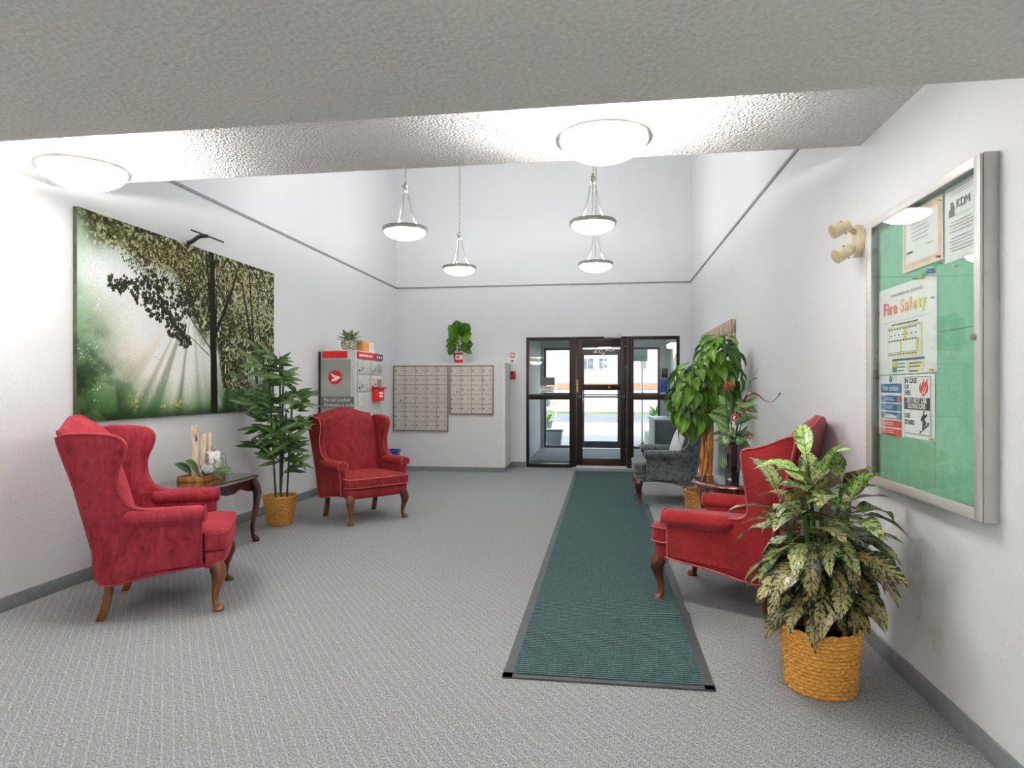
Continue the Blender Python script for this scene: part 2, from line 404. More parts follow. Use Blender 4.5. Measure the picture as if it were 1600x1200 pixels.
def leafmesh(name, L, W, mat_, droop=.3, fold=.12, peak=.4, nu=7, stalk=0, tipcurl=0, wavy=0, thick=0):
    mb = MB(); nv = 4; pts = []
    def fn(u, v):
        t = v; b = (u-.5)*2
        prof = (math.sin(PI*min(1, t**(math.log(.5)/math.log(peak))))**.8) if 0 < t < 1 else 0
        wd = W/2*max(prof, .015)
        ang = -droop*t*1.2
        x = stalk+L*(t - .12*droop*t*t); z = -L*droop*.55*t*t - tipcurl*L*t**4
        z += abs(b)*wd*fold*2 + (wavy*W*math.sin(t*14+b*2)*abs(b))
        return (x, b*wd, z)
    mb.grid(fn, 4, nu)
    if stalk: mb.tube([(0, 0, 0), (stalk*.5, 0, .004), (stalk+.01, 0, 0)], [.0035, .003, .0025], 5)
    me = mb.mesh(name, smooth=True, ang=80); me.materials.append(M[mat_]); return me

# ------------------------------------------------------------------ the room
XL, XR, YB, YF = -3.45, 1.33, 10.38, -3.0
ZT = 2.955; ZH = 5.4; YA = 3.61; YLOW = 2.18; ZLOW = 2.25; ZS = 2.57
struct(bx('floor', XL-.15, XR+.15, YF-.15, YB+.15, -.12, 0, 'carpet'), 'grey flecked carpet with thin pale stripes')
struct(bx('wall_left', XL-.15, XL, YF-.15, YB+.15, 0, ZH, 'wall'), 'white textured left wall')
struct(bx('wall_right', XR, XR+.15, YF-.15, YB+.15, 0, ZH, 'wall_stained'), 'white textured right wall with scuffs')
wb = MB(); DX0, DX1, DZ = -1.267, 1.166, 2.11
wb.box(XL, DX0, YB, YB+.15, 0, ZH).box(DX1, XR, YB, YB+.15, 0, ZH).box(DX0, DX1, YB, YB+.15, DZ, ZH)
struct(wb.build('wall_back', 'wall'), 'white wall around the entrance doors')
struct(bx('wall_front', XL, XR, YF-.15, YF, 0, ZH, 'wall'), 'wall behind the viewpoint')
struct(bx('ceiling_low', XL, XR, YF, YLOW, ZLOW, ZH, 'lowceil'), 'low textured ceiling in shade')
struct(bx('ceiling_stipple', XL, XR, YLOW, YA, ZS, ZH, 'stipple'), 'coarse stippled ceiling step with two round lights')
struct(bx('ceiling_high', XL-.15, XR+.15, YF-.15, YB+.15, ZH, ZH+.12, 'highceil'), 'high ceiling over the seating')
struct(bx('trim_1', XL, XL+.014, YA, YB, ZT-.012, ZT+.012, 'trim')); struct(bx('trim_2', XL+.014, XR-.014, YB-.014, YB, ZT-.012, ZT+.012, 'trim'))
struct(bx('trim_3', XR-.014, XR, YA, YB, ZT-.012, ZT+.012, 'trim'))
BH = .085
PX, PY, PZ = -1.52, 9.70, 1.675      # the boxed-out partition that holds the mailboxes
struct(bx('baseboard_left', XL, XL+.012, YF, PY-.012, 0, BH, 'base', bevel=.003)); struct(bx('baseboard_right', XR-.012, XR, YF, YB-.012, 0, BH, 'base', bevel=.003))
struct(bx('baseboard_back', PX+.012, DX0-.005, YB-.012, YB, 0, BH, 'base')); struct(bx('baseboard_back_corner', DX1+.005, XR-.012, YB-.012, YB, 0, BH, 'base'))
p = bx('wall_partition', XL, PX, PY, YB, 0, PZ, 'mailwall'); struct(p, 'low boxed-out partition holding the mailboxes')
struct(bx('trim_4', PX-.008, PX+.008, PY-.008, PY+.01, BH, PZ, 'white_edge')); struct(bx('baseboard_partition', XL+.012, PX+.012, PY-.012, PY, 0, BH-.015, 'base'))
struct(bx('baseboard_partition_end', PX, PX+.012, PY, YB-.012, 0, BH-.015, 'base'))

# ------------------------------------------------------------------ entrance glazing: two sidelights and the door
def sidelight(name, x0, x1, y, zmid0, zmid1, label, top=DZ, fw=.045, dp=.10, mt='bronze'):
    g = sgroup(name, label)
    bx('frame_stile', x0, x0+fw, y, y+dp, 0, top, mt, g, .004); bx('frame_stile', x1-fw, x1, y, y+dp, 0, top, mt, g, .004)
    bx('frame_head', x0+fw, x1-fw, y, y+dp, top-.05, top, mt, g, .004); bx('frame_sill', x0+fw, x1-fw, y, y+dp, 0, .06, mt, g, .004)
    bx('frame_rail', x0+fw, x1-fw, y, y+dp, zmid0, zmid1, mt, g, .004)
    for (a, b) in ((.06, zmid0), (zmid1, top-.05)):
        bx('pane', x0+fw, x1-fw, y+.045, y+.053, a, b, 'glass', g)
    return g
sidelight('window_1', DX0, -.52, YB+.005, 1.10, 1.185, 'tall bronze-framed sidelight left of the entrance door')
sidelight('window_2', .41, DX1, YB+.005, 1.10, 1.185, 'tall bronze-framed sidelight right of the entrance door')
def door(name, x0, x1, y, label, inner=True, top=2.07):
    mt = 'bronze' if inner else 'bronze_o'
    g = sgroup(name, label)
    dp = .05; fw = .105
    bx('door_frame_jamb', x0-.06, x0, y-.02, y+.10, 0, DZ, mt, g, .004); bx('door_frame_jamb', x1, x1+.06, y-.02, y+.10, 0, DZ, mt, g, .004)
    bx('door_frame_head', x0, x1, y-.02, y+.10, top, DZ, mt, g, .004)
    bx('stile', x0+.004, x0+fw, y, y+dp, .012, top-.006, mt, g, .005); bx('stile', x1-fw, x1-.004, y, y+dp, .012, top-.006, mt, g, .005)
    bx('top_rail', x0+fw, x1-fw, y, y+dp, top-.12, top-.006, mt, g, .005); bx('bottom_rail', x0+fw, x1-fw, y, y+dp, .012, .155, mt, g, .005)
    if inner:
        bx('middle_rail', x0+fw, x1-fw, y, y+dp, 1.255, 1.345, mt, g, .005)
        bx('pane', x0+fw, x1-fw, y+.02, y+.028, .155, 1.255, 'glass', g); bx('pane', x0+fw, x1-fw, y+.02, y+.028, 1.345, top-.12, 'glass', g)
        pb = MB(); pb.tube([(x0+.05, y-.07, 1.145), (x1-.05, y-.07, 1.145)], .013, 10)
        pb.box(x0+.03, x0+.07, y-.08, y, 1.12, 1.17); pb.box(x1-.07, x1-.03, y-.08, y, 1.12, 1.17)
        pb.build('push_bar', 'steel_d', g)
        lk = MB(); lk.tube([(x1-.28, y-.008, 1.30), (x1-.28, y, 1.30)], .018, 12); lk.build('lock_cylinder', 'brass', g)
        lt = MB(); lt.box(x0+.01, x0+.035, y-.006, y, 1.22, 1.42); lt.build('latch_plate', 'brass', g)
        for (zz) in (1.95, 1.62, .95, .55, .3): MB().tube([(x1-.02, y-.004, zz), (x1-.02, y, zz)], .008, 8).build('screw_head', 'chrome', g)
        cl = MB(); cl.box(-.02, .26, y-.09, y-.02, DZ-.03, DZ+.035); c1 = cl.build('closer', 'alu', g, .006)
        ar = MB(); ar.tube([(.03, y-.05, DZ-.035), (.10, y-.16, DZ-.04), (.18, y-.03, DZ-.045)], .008, 6); ar.build('closer_arm', 'steel_d', c1)
        bx('kick_sweep', x0+.01, x1-.01, y-.006, y, .012, .04, 'alu_w', g)
    else:
        bx('pane', x0+fw, x1-fw, y+.02, y+.028, .155, top-.12, 'glass', g)
        ph = MB(); ph.tube([(x0+.07, y-.012, .78), (x0+.07, y-.06, .82), (x0+.07, y-.06, 1.28), (x0+.07, y-.012, 1.32)], .011, 8); ph.build('pull_handle', 'chrome', g)
        hb = MB(); hb.tube([(x0+.03, y-.07, 1.14), (x1-.03, y-.07, 1.14)], .012, 8); hb.build('push_bar', 'steel_d', g)
    return g
d1 = door('door_1', -.46, .35, YB+.03, 'dark bronze glazed entrance door with push bar')
struct(bx('trim_5', -.52, .41, YB-.03, YB+.10, 0, .012, 'alu_w'), 'pale metal threshold')

# decals on the entrance glazing
dk = thing('door_plaque', 'dark grey plaque stuck on the left sidelight glass', 'sign', (-1.02, YB+.045, 1.335))
bx('plate', -.01, .215, -.008, -.002, 0, .125, 'steel_d', dk)
st = thing('glass_sticker', 'small white notice stuck under the dark plaque on the left sidelight', 'sticker', (-1.02, YB+.045, 1.215))
bx('sheet', -.03, .20, -.004, -.001, 0, .10, 'white', st)
for k in range(4): bx('printed_line', -.01, .18-.03*(k % 2), -.006, -.0042, .015+.02*k, .022+.02*k, 'steel_d', st)
dc = MB()
dc.tube([(-.10, 0, 0), (-.05, 0, .10), (-.02, 0, .02), (.03, 0, -.02), (.09, 0, .05), (.16, 0, .03), (.22, 0, .06)], .006, 5)
dc.tube([(-.05, 0, .10), (0, 0, .06), (.05, 0, -.03)], .006, 5); dc.tube([(-.13, 0, .015), (-.02, 0, .02)], .006, 5)
o = dc.build('glass_decal', 'white'); o.location = (-.06, YB+.044, 1.845); tag(o, 'white scribbled decal near the top of the entrance door glass', 'decal')

# ------------------------------------------------------------------ vestibule
VY = 13.7
M['vwall'] = simple('vestibule_paint', (176, 184, 186), .6); M['vfloor'] = simple('vestibule_grey_matting', (122, 126, 128), .9, bump=.5, bscale=120)
M['slate'] = simple('slate_blue_enamel', (96, 112, 126), .45); M['pale_en'] = simple('pale_grey_enamel', (198, 203, 205), .45)
struct(bx('floor_vestibule', -1.5, 1.6, YB+.15, VY, -.12, 0, 'vfloor')); struct(bx('ceiling_vestibule', -1.5, 1.6, YB+.15, VY+.2, 2.42, 2.55, 'wall'))
struct(bx('wall_vestibule_left', -1.5, -1.36, YB+.15, VY, 0, 2.42, 'vwall')); struct(bx('wall_vestibule_right', XR, XR+.15, YB+.15, VY, 0, 2.42, 'vwall'))
for k, (za, zb) in enumerate(((.9, .905), (1.75, 1.755))): struct(bx('trim_%d' % (6+k), -1.36, -1.357, YB+.15, VY, za, zb, 'trim'))
wv = MB(); wv.box(-9, -1.29, VY, VY+.2, -.3, 5.6).box(1.14, 9, VY, VY+.2, -.3, 5.6).box(-1.29, 1.14, VY, VY+.2, 2.14, 5.6)
struct(wv.build('wall_vestibule_front', 'vwall'), 'front wall of the building around the outer doors')
sidelight('window_3', -1.29, -.60, VY+.02, 1.10, 1.18, 'outer left sidelight seen through the vestibule', 2.14, mt='bronze_o')
sidelight('window_4', .43, 1.14, VY+.02, 1.10, 1.18, 'outer right sidelight seen through the vestibule', 2.14, mt='bronze_o')
door('door_2', -.54, .37, VY+.04, 'outer glazed door seen through the vestibule', False, 2.10)
o = bx('floor_mat', -1.25, -.2, 10.62, 11.25, 0, .012, 'runner'); tag(o, 'small teal mat in the vestibule behind the left sidelight', 'mat')
o = thing('wall_heater', 'slate blue boxed wall heater in the vestibule behind the grey armchair', 'heater', (1.07, 11.9, 0))
bx('body', -.22, .26, -.7, .7, 0, .72, 'slate', o, .01); bx('top_panel', -.23, .26, -.71, .71, .72, .75, 'pale_en', o, .004); bx('side_panel', -.228, -.22, -.68, .68, .06, .70, 'pale_en', o)
o = thing('intercom', 'black intercom panel on the vestibule wall right of the outer door', 'intercom', (1.235, VY, 1.50))
bx('plate', -.06, .06, -.03, 0, 0, .19, 'black', o, .004); bx('speaker_grille', -.04, .04, -.036, -.03, .10, .17, 'steel_d', o)
o = thing('blue_notice_box', 'blue box with pale ledge under the intercom in the vestibule', 'box', (1.235, VY, 1.17))
bx('case', -.085, .085, -.07, 0, .02, .30, 'blue_pl', o, .006); bx('ledge', -.09, .09, -.10, 0, 0, .02, 'white', o, .003)
o = thing('directory_board', 'narrow beige-framed tenant directory on the right vestibule wall', 'board', (XR, 12.3, 1.0))
bx('frame', -.03, 0, -.28, .28, 0, .92, 'rustic', o, .004); bx('sheet', -.034, -.03, -.22, .22, .06, .86, 'white', o)
o = thing('vestibule_light', 'white boxed light on the vestibule wall above the directory', 'lamp', (XR, 12.6, 2.02))
bx('housing', -.14, 0, -.35, .35, .10, .20, 'white', o, .01); M['vlamp'] = emis('vestibule_diffuser', (255, 252, 246), 9.0); bx('diffuser', -.12, -.01, -.33, .33, .04, .10, 'vlamp', o, .01)

# ------------------------------------------------------------------ outdoors
M['conc'] = simple('sunlit_concrete', (146, 145, 143), .9, var=.05, scale=2, bump=.2, bscale=60); M['asph'] = simple('grey_asphalt', (98, 99, 104), .9, var=.08, scale=1)
M['lawn'] = simple('lawn', (112, 126, 72), .95, var=.25, scale=3, bump=.6, bscale=40, bdist=.03)
M['stucco'] = simple('pale_pink_stucco', (178, 168, 163), .9, var=.03, bump=.3, bscale=50); M['brickband'] = simple('terracotta_brick_band', (166, 112, 90), .9, var=.15, scale=8)
M['roof'] = simple('pale_fascia', (176, 168, 158), .8); M['curtain'] = simple('grey_window_shade', (84, 90, 95), .5, var=.3, scale=6); M['wframe'] = simple('white_window_frame', (200, 200, 198), .6)
M['carwhite'] = simple('silver_car_paint', (196, 200, 204), .25, .4, Coat_Weight=.6); M['cargrey'] = simple('dark_grey_car_paint', (92, 96, 104), .25, .3, Coat_Weight=.6)
M['tyre'] = simple('tyre_rubber', (30, 30, 32), .8); M['carglass'] = simple('dark_car_glass', (38, 44, 50), .1)
M['block'] = simple('concrete_block', (136, 132, 126), .9, var=.08, bump=.4, bscale=80); M['tub'] = simple('grey_plastic_tub', (128, 134, 138), .5); M['signback'] = simple('dull_green_sign_back', (120, 134, 126), .5, .2)
GZ = -.06
struct(bx('ground_walkway', -1.9, 1.7, VY+.2, 25.0, GZ-.1, GZ, 'conc'), 'concrete walkway outside'); 
for k, (a, b) in enumerate(((-60, -1.9), (1.7, 60))): struct(bx('ground_lawn_%d' % (k+1), a, b, VY+.2, 23, GZ-.1, GZ-.02, 'lawn'), 'sunlit lawn outside')
struct(bx('ground_sidewalk', -60, 60, 23, 25.5, GZ-.1, GZ-.03, 'conc')); struct(bx('ground_street', -60, 60, 25.5, 36, GZ-.2, GZ-.1, 'asph'), 'grey street outside')
struct(bx('ground_far_lawn', -60, 60, 36, 60, GZ-.1, GZ-.02, 'lawn')); struct(bx('ground_far_walk', -60, 60, 36.5, 38.5, GZ-.1, GZ-.01, 'conc')); struct(bx('ground_far_drive', -4, 12, 38.5, 60, GZ-.1, GZ, 'conc'))
bd = thing('apartment_building', 'pale pink stucco building across the street with a row of windows', 'building', (0, 58, 0))
bx('wall', -20, 26, 0, 9, GZ, 6.2, 'stucco', bd); bx('brick_band', -20, 26, -.08, 0, 1.12, 1.66, 'brickband', bd); bx('roof', -20.6, 26.6, -.9, 9.6, 6.2, 6.7, 'roof', bd)
def window(x, z, ww, hh):
    f = MB(); f.box(x-ww/2-.07, x+ww/2+.07, -.10, .02, z-hh/2-.07, z+hh/2+.07); q = f.build('window', 'wframe', bd)
    for s_ in (-1, 1): bx('pane', x+s_*ww/4-ww/4+.025, x+s_*ww/4+ww/4-.025, -.13, -.10, z-hh/2, z+hh/2, 'curtain', q)
for x, ww in ((-5.9, 1.0), (-1.55, 1.15), (-.15, .8), (3.35, .55), (7.2, 1.0), (9.6, 1.1), (-9, 1.2)): window(x, 3.4, ww, .95)
sgn = thing('building_sign', 'small white two-line sign board across the street', 'sign', (8.6, 57.7, 0))
for xx in (.4, 2.0): bx('post', xx-.03, xx+.03, -.05, .05, GZ, 1.8, 'wframe', sgn)
bx('board', .2, 2.4, -.12, -.06, 1.75, 3.1, 'white', sgn); bx('printed_line', .7, 1.4, -.14, -.12, 2.6, 2.8, 'black', sgn); bx('printed_line', .8, 2.0, -.14, -.12, 2.1, 2.3, 'black', sgn)
def car(name, label, x, y, paint, flip=1):
    c = thing(name, label, 'car', (x, y, GZ-.06), 0 if flip > 0 else PI)
    prof = [(-2.15, .35), (-2.2, .62), (-1.9, .82), (-1.2, .92), (-.6, 1.36), (.7, 1.40), (1.35, .98), (2.0, .90), (2.15, .6), (2.1, .32)]
    b = MB(); m = Matrix.Rotation(PI/2, 4, 'X')
    b.prism(prof, -.82, .82, m); b.build('body', paint, c, .06, 2)
    g = MB(); g.prism([(-1.0, .96), (-.55, 1.31), (.62, 1.34), (1.15, .98)], -.835, .835, m); g.build('side_window', 'carglass', c)
    for sx in (-1.35, 1.35):
        for sy in (-.72, .72):
            t = MB(); t.tube([(sx, sy-.11, .33), (sx, sy+.11, .33)], .33, 18); q = t.build('wheel', 'tyre', c, .02)
            h = MB(); h.tube([(sx, sy-.125, .33), (sx, sy+.125, .33)], .19, 12); h.build('hub_cap', 'alu', q)
    return c
car('parked_car', 'dark grey car parked across the street, seen through the left sidelight', -5.2, 36.9, 'cargrey')
car('parked_car', 'silver car parked across the street, seen through the right sidelight', 5.1, 36.9, 'carwhite', -1)
def pole(name, label, x, y, h, panel=None):
    t = thing(name, label, 'sign', (x, y, GZ))
    MB().tube([(0, 0, 0), (0, 0, h)], .022, 8).build('post', 'alu', t); MB().lathe([(.10, 0), (.10, .02), (.04, .05), (.03, .08)], 12).build('base', 'steel_d', t)
    if panel: MB().box(panel[0], panel[1], -.035, -.022, panel[2], panel[3]).build('panel', 'signback', t, .004)
pole('sign_post', 'metal sign post with dull green panel outside the right sidelight', .86, 15.2, 2.3, (-.28, .12, 1.96, 2.27))
pole('sign_post', 'bare metal pole outside the left sidelight', -1.5, 20.0, 3.2, (-.05, .35, 2.6, 3.1))
random.seed(5)
outleaf = leafmesh('garden_leaf', .20, .085, 'leaf_out', .5)
def planter(label, x, y, z, r, h, n, matp):
    t = thing('potted_plant', label, 'plant', (x, y, z))
    MB().lathe([(r*.7, 0), (r, h), (r*1.06, h), (r*1.06, h-.03), (r*.9, h-.02), (r*.9, h-.05)], 20).build('pot', matp, t)
    MB().lathe([(.01, h-.05), (r*.9, h-.045)], 20).build('soil', 'soil', t)
    for k in range(n):
        a = random.uniform(0, 2*PI); e = random.uniform(.2, 1.4); q = random.uniform(.2, .9)*r
        link('leaf', outleaf, None, t, aim((q*math.cos(a), q*math.sin(a), h-.03+random.uniform(0, .16)), (math.cos(a)*math.cos(e), math.sin(a)*math.cos(e), math.sin(e)), s=random.uniform(.8, 1.5)))
struct(bx('ground_block_ledge', 1.0, 2.6, 14.6, 16.6, GZ, .20, 'block'), 'low concrete block ledge outside')
planter('bright green plant in a black pot on the block ledge outside', 1.28, 15.9, .20, .2, .36, 40, 'black')
planter('yellow-green plant in a grey pot outside the left sidelight', -1.62, 17.2, GZ-.02+.02, .24, .46, 45, 'tub')
t = thing('storage_tub', 'grey lidded tub on the walkway outside the left sidelight', 'tub', (-1.15, 14.75, GZ))
b = MB(); b.rings([[(-.15, -.15, 0), (.15, -.15, 0), (.15, .15, 0), (-.15, .15, 0)], [(-.19, -.19, .36), (.19, -.19, .36), (.19, .19, .36), (-.19, .19, .36)]]); b.build('body', 'tub', t, .012)
bx('lid', -.21, .21, -.21, .21, .36, .40, 'steel_d', t, .01)
for k, (x, y, s_) in enumerate(((-8.5, 50, 1.2), (12.5, 49, 1.4))):
    h = MB(); random.seed(20+k)
    for q in range(26):
        h.sphere((random.uniform(-1.4, 1.4)*s_, random.uniform(-.5, .5), .4+random.uniform(0, .9)*s_), random.uniform(.3, .5)*s_, 8, 5)
    o = h.build('shrub', 'lawn'); o.location = (x, y, GZ); tag(o, ['rounded shrub on the far lawn at the left', 'rounded shrub on the far lawn at the right'][k], 'shrub')

# ------------------------------------------------------------------ lamps
def flush(label, x, y, z=ZS, up=FLUSH_UP):
    t = thing('ceiling_light', label, 'ceiling light', (x, y, z), 0, 'flush ceiling lights')
    MB().lathe([(.065, 0), (.07, -.012), (.014, -.018), (.011, -.20)], 24).build('canopy', 'chrome', t)
    n = 48; zr = -.11
    MB().lathe([(.200, zr+.018), (.218, zr+.018), (.226, zr+.004), (.222, zr-.020), (.200, zr-.022), (.200, zr+.018)], n, cap=False).build('rim', 'nickel_d', t)
    prof = [(.205*math.cos(a), zr-.004-.112*math.sin(a)) for a in np.linspace(0, PI/2-.003, 12)]
    MB().lathe(prof, n, cap=False).build('glass_bowl', 'bowl_flush', t)
    for k in range(3):
        a = 2.1*k+.4; MB().tube([(.06*math.cos(a), .06*math.sin(a), -.01), (.207*math.cos(a), .207*math.sin(a), zr)], .0045, 6).build('hanger', 'chrome', t)
        ld = bpy.data.lights.new('bulb', 'POINT'); ld.energy = up/3; ld.shadow_soft_size = .03; ld.color = (1, .98, .955)
        lo = bpy.data.objects.new('bulb', ld); C.objects.link(lo); lo.parent = t; lo.location = (.09*math.cos(a+1), .09*math.sin(a+1), zr-.02)
flush('round flush ceiling light nearest the left wall above the forest picture', -2.72, 3.03); flush('round flush ceiling light at the centre of the stippled ceiling', -.005, 3.0)
for fl_x, fl_y, fl_l in ((-2.2, .2, 'left'), (.1, .2, 'right')): flush('added fill light, unseen, on the low ceiling above the viewpoint, '+fl_l, fl_x, fl_y, ZLOW, FLUSH_UP*.3)  # added out-of-view lamps that brighten the low ceiling and foreground
flush('added fill light, unseen, on the low ceiling behind the viewpoint', -1.05, -1.7, ZLOW, FLUSH_UP*.3)  # third added lamp, never in view, fills in light from behind
def pendant(label, x, y, zr=2.87):
    t = thing('pendant_light', label, 'pendant light', (x, y, zr), 0, 'bowl pendants')
    n = 40; rb = .215
    MB().lathe([(rb-.012, .022), (rb+.002, .022), (rb+.010, .006), (rb+.004, -.020), (rb-.012, -.020), (rb-.012, .022)], n, cap=False).build('rim', 'nickel_d', t)
    prof = [((rb-.008)*math.cos(a), -.008-.09*math.sin(a)) for a in np.linspace(0, PI/2-.003, 10)]
    MB().lathe(prof, n, cap=False).build('glass_bowl', 'bowl_pend', t)
    hub = .42
    MB().lathe([(.004, hub+.06), (.014, hub+.05), (.014, hub+.03), (.036, hub+.022), (.036, hub+.008), (.022, hub-.01), (.012, hub-.04), (.004, hub-.045)], 16).build('hub', 'chrome', t)
    for k in range(3):
        a = 2*PI*k/3+.5; ca, sa = math.cos(a), math.sin(a)
        pts = [(ca*r_, sa*r_, z_) for r_, z_ in ((.022, hub), (.035, hub-.08), (.06, hub-.2), (.10, hub-.32), (.16, .045), (rb-.004, .012))]
        MB().tube(spline(pts, 5), .0055, 6).build('arm', 'chrome', t)
    ch = MB(); z = hub+.06; k = 0; top = ZH-zr
    while z < top:
        a = (k % 2)*PI/2; ca, sa = math.cos(a), math.sin(a)
        ring = [(ca*.009*math.sin(q), sa*.009*math.sin(q), z+.016+.019*math.cos(q)) for q in np.linspace(0, 2*PI, 9)]
        ch.tube(ring, .0025, 4, False); z += .030; k += 1
    ch.tube([(.006, .006, hub+.03), (.012, -.008, (hub+top)/2), (0, 0, top)], .0025, 5); ch.build('chain', 'chrome', t)
    MB().lathe([(.06, top-.03), (.065, top-.002), (.01, top)], 20).build('canopy', 'chrome', t)
    for dx in (0,):
        ld = bpy.data.lights.new('bulb', 'POINT'); ld.energy = PEND_UP; ld.shadow_soft_size = .05; ld.color = (1, .99, .975)
        lo = bpy.data.objects.new('bulb', ld); C.objects.link(lo); lo.parent = t; lo.location = (0, 0, .04)
pendant('bowl pendant hanging nearer, in the left row', -1.975, 6.2); pendant('bowl pendant hanging nearer, in the right row', -.113, 6.2)
pendant('bowl pendant hanging farther back, in the left row', -1.895, 8.28); pendant('bowl pendant hanging farther back, in the right row', -.115, 8.28)
from mathutils.geometry import tessellate_polygon

# ------------------------------------------------------------------ runner mat with its ripples
def ripple(x, y):
    z = 0
    for (y0, wd, h, xa) in ((3.68, .075, .030, .0), (7.16, .07, .016, .1), (4.75, .05, .004, -9), (5.9, .05, .004, -9), (8.5, .05, .004, -9)):
        k = 1 if xa < -5 else min(1, max(0, (x-xa)/.35))
        z += h*k*math.exp(-((y-y0-.12*(x-.4)*(xa > -5))/wd)**2)
    return z
mt = thing('runner_mat', 'long dark green ribbed runner mat leading to the entrance door', 'mat', (0, 0, 0))
ML, MR, MY0, MY1 = -.455, .47, 2.835, 9.98
bdr = .045
MB().grid(lambda u, v: (ML+bdr+u*(MR-ML-2*bdr), MY0+bdr*.8+v*(MY1-MY0-2*bdr*.8), .011+ripple(ML+bdr+u*(MR-ML-2*bdr), MY0+v*(MY1-MY0))), 24, 420).build('ribbed_surface', 'runner', mt)
def strip(name, xa, xb, ya, yb, nx, ny):
    MB().grid(lambda u, v: (xa+u*(xb-xa), ya+v*(yb-ya), .0085+ripple(xa+u*(xb-xa), ya+v*(yb-ya))), nx, ny).build(name, 'rubber', mt)
strip('rubber_border', ML, ML+bdr, MY0, MY1, 2, 420); strip('rubber_border', MR-bdr, MR, MY0, MY1, 2, 420)
strip('rubber_border', ML, MR, MY0, MY0+bdr, 20, 2); strip('rubber_border', ML, MR, MY1-bdr, MY1, 20, 2)
MB().grid(lambda u, v: (ML+u*(MR-ML), MY0, v*(.0085+ripple(ML+u*(MR-ML), MY0))), 4, 1).build('front_edge', 'rubber', mt)

# ------------------------------------------------------------------ wing chairs (local +x is forward)
def inset_poly(pts, d):
    n = len(pts); out = []
    area = sum(pts[i][0]*pts[(i+1) % n][1]-pts[(i+1) % n][0]*pts[i][1] for i in range(n)); sg = 1 if area > 0 else -1
    for i in range(n):
        a, b = Vector(pts[i-1]), Vector(pts[(i+1) % n]); t = (b-a).normalized(); nn = Vector((-t.y, t.x))*sg
        out.append(Vector(pts[i])+nn*d)
    return out
def cabriole(mat_, par, x, y, h, dx, dy, foot=.036):
    prof = [(h+.02, 0, .040), (h-.02, .012, .045), (h*.78, .022, .042), (h*.6, .012, .030), (h*.4, -.002, .021), (h*.2, -.006, .017), (h*.1, .006, .020), (h*.055, .018, foot*.9), (h*.02, .022, foot), (0, .022, foot*.8)]
    d = Vector((dx, dy, 0)).normalized()
    return MB().tube([(x+d.x*o_, y+d.y*o_, z) for z, o_, r_ in prof], [r_ for z, o_, r_ in prof], 12).build('leg', mat_, par)
